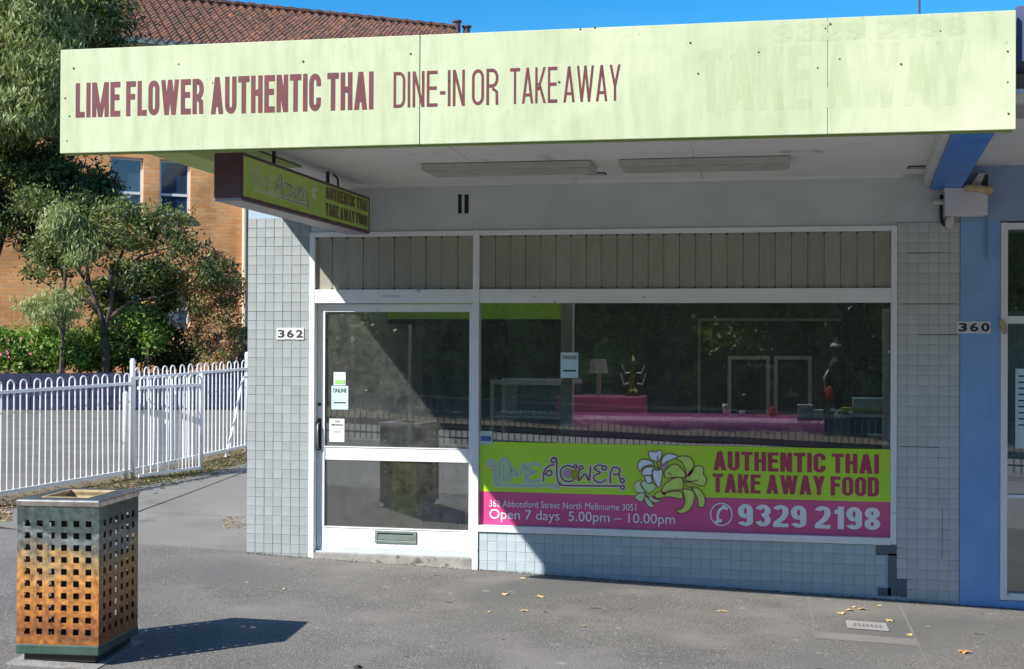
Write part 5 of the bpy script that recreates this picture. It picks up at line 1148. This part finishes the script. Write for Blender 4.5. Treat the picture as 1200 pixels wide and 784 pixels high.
#@@OPPOSITE
# ------------------------------------------------------------------ the far side of the street (seen mirrored in the glass)
M['rail_grey'] = mat('railing_grey_paint', (.12, .125, .13), rough=.5)
pk = MB().box(-.0075, .0075, -.0075, .0075, 0, .86).mesh('picket', M['rail_grey'])
of = thing('street_railing', (3, -12.6, -.2), 'dark street railing across the road, mirrored in the shop window', 'railing')
zr = lambda x: g(x, 0)-.12
for i in range(220):
    x = -11+i*.11; link('picket', pk, of, loc=Vector((x, -12.6, zr(x)))-of.location)
mb = MB()
for x0 in (-11, 0):
    x1 = 0 if x0 < 0 else 13.2
    for hz in (.10, .80): mb.prism([(x0, -12.62, zr(x0)+hz), (x0, -12.58, zr(x0)+hz), (x0, -12.58, zr(x0)+hz+.03), (x0, -12.62, zr(x0)+hz+.03)], (x1-x0, 0, zr(x1)-zr(x0)))
part(mb, 'rail', M['rail_grey'], of)
struct(part(MB().add([(x, y, g(x, 0)-.10) for x, y in ((-60, -16.4), (-12, -16.4), (0, -16.4), (12, -16.4), (60, -16.4), (60, -40), (12, -40), (0, -40), (-12, -40), (-60, -40))], [(0, 1, 8, 9), (1, 2, 7, 8), (2, 3, 6, 7), (3, 4, 5, 6)]), 'far_footpath', M['concrete']))
ob_ = thing('far_building', (8, -32, -.4), 'low dark brick building with pale window frames across the street', 'building')
part(B(2, 22, -38, -30, -.6, 5.2), 'wall', mat('dark_brick_wall', (.1, .07, .05), (.14, .1, .075), rough=.85, scale=5), ob_)
for k in range(5):
    x0 = 3.2+k*3.6; f = MB().box(x0, x0+2.2, -30.0+.0, -29.94, 1.0, 1.1).box(x0, x0+2.2, -30, -29.94, 2.9, 3.0).box(x0, x0+.1, -30, -29.94, 1.1, 2.9).box(x0+2.1, x0+2.2, -30, -29.94, 1.1, 2.9)
    w_ = part(f, 'window', M['frame'], ob_); part(B(x0+.1, x0+2.1, -29.99, -29.97, 1.1, 2.9), 'pane', M['glass_up'], w_)
part(MB().prism([(1.6, -29.6, 5.2), (1.6, -38.4, 5.2), (1.6, -34, 7.4)], (20.8, 0, 0)), 'roof', tile_m, ob_)
tl2 = MB(); rg_ = random.Random(5); nX = 90
for i in range(nX+1):
    x = -70+i*2.0
    for j in range(7): tl2.v.append((x+rg_.uniform(-.6, .6), -44+j*1.1+rg_.uniform(-.5, .5)-3*math.sin(j/6*3.14), -.5+(14+2.2*math.sin(i*.9)+1.5*math.sin(i*2.3))*math.sin(j/6*1.57)*(1 if j < 6 else 1)))
tl2.f = [(i*7+j, (i+1)*7+j, (i+1)*7+j+1, i*7+j+1) for i in range(nX) for j in range(6)]
struct(part(tl2, 'tree_backdrop', M['lf_dark']), 'stuff', 'added dark tree backdrop across the street')  # added leaf-coloured sheet blocking the sky between trees in the window reflections
for i, x in enumerate((-30, -24, -18.5, -13, -8, -3.4, 1.5, 6.5, 11.5, 17, 23, 30, 37)):
    y = -25-random.uniform(0, 3); h = random.uniform(4.2, 5.5)
    tt_ = thing('street_tree', (x, y, -.3), 'leafy street tree across the road behind the camera, %s from the left facing the shop' % ('first','second','third','fourth','fifth','sixth','seventh','eighth','ninth','tenth','eleventh','twelfth','thirteenth')[i], 'tree', 'trees across the street')
    part(MB().tube([(x, y, -.4), (x+.1, y, 1.6), (x-.1, y+.1, 3.4), (x+.2, y, h+.5)], [.2, .16, .12, .04], 7), 'trunk', M['bark'], tt_)
    crown('crown', [((x, y, h), (2.9, 2.4, 2.6), 4), ((x+1.6, y+.3, h-1.2), (1.6, 1.5, 1.5), 2), ((x-1.5, y, h-1.4), (1.6, 1.5, 1.6), 2), ((x, y, h+2), (1.8, 1.6, 1.4), 1.5), ((x, y-.5, 1.4), (2.7, 1.2, 1.5), 2.2)], 15000, .24, .14, [M['lf_mid'], M['lf_gum2'], M['lf_bright']], tt_, sub=170, sig=.3, seed=40+i)

#@@LEAVES
# ------------------------------------------------------------------ fallen leaves and small marks on the pavement
spots = [(985, 718.5, 'y', 'yellow fallen leaf on the cover patch near the window corner'), (996, 715, 'y', 'pale thin fallen leaf beside the yellow one on the cover patch'), (1011, 713.5, 'o', 'orange fallen leaf on the cover patch'), (1043, 727, 'y', 'small pale leaf at the right side of the cover patch'),
         (1065, 743.5, 'y', 'yellow leaf lying on the cover patch edge line'), (1129, 763.5, 'o', 'large orange fallen leaf at the lower right of the pavement'), (592, 696, 'y', 'yellow fallen leaf on the pavement below the door mullion'), (614, 715.5, 'y', 'yellow curled leaf in the middle of the pavement'), (612, 677.5, 'y', 'golden leaf against the foot of the low tiled wall'),
         (846, 716, 'y', 'small yellow leaf on the pavement below the banner'), (1001, 711, 'y', 'tiny pale leaf at the top of the cover patch'), (1030, 709.5, 'y', 'tiny cream leaf close under the low tiled wall'), (474, 660, 'o', 'brown leaf at the foot of the door step'), (333, 690, 'y', 'tiny pale scrap on the pavement near the bin shadow'), (573, 717, 'y', 'tiny pale scrap left of the curled leaf'), (632, 699, 'y', 'small pale scrap right of the mullion leaf'), (685, 733, 'y', 'tiny cream scrap on the middle right pavement')]
for i, (x, y, k, lbl) in enumerate(spots):
    p = atG(x, y, .01); rg = random.Random(i); s_ = .05 if 'large' in lbl else (.018 if 'tiny' in lbl else .034); n_ = 10; vv = [(0, 0, .012)]
    for q in range(n_):
        an = q/n_*6.283; rr = s_*(1 if q % 2 == 0 else .55)*rg.uniform(.7, 1.2); vv.append((math.cos(an)*rr*1.35, math.sin(an)*rr, .004+abs(math.sin(an))*s_*.35*rg.uniform(.2, 1)))
    m_ = MB().add(vv, [(0, 1+q, 1+(q+1) % n_) for q in range(n_)]); o = part(m_, 'fallen_leaf', M['leaf_o'] if k == 'o' else M['leaf_y']); o.location = (p.x, p.y, g(p.x, p.y)+.003); o.rotation_euler = (0, 0, rg.uniform(0, 6)); tag(o, lbl, 'leaf', 'fallen leaves on the pavement')
random.seed(21)
def grit():
    x = random.uniform(.0, 6.2); return x, -.012-abs(random.gauss(0, .02)), g(x, 0)+.002
litter('wall_foot_grit_shade', 900, grit, .009, [M['soil']], 'dark grit drawing the shadow line along the foot of the shop wall')  # grit flecks whose dark colour also puts shade into the wall-foot crease
bpy.data.objects.remove(_fo)
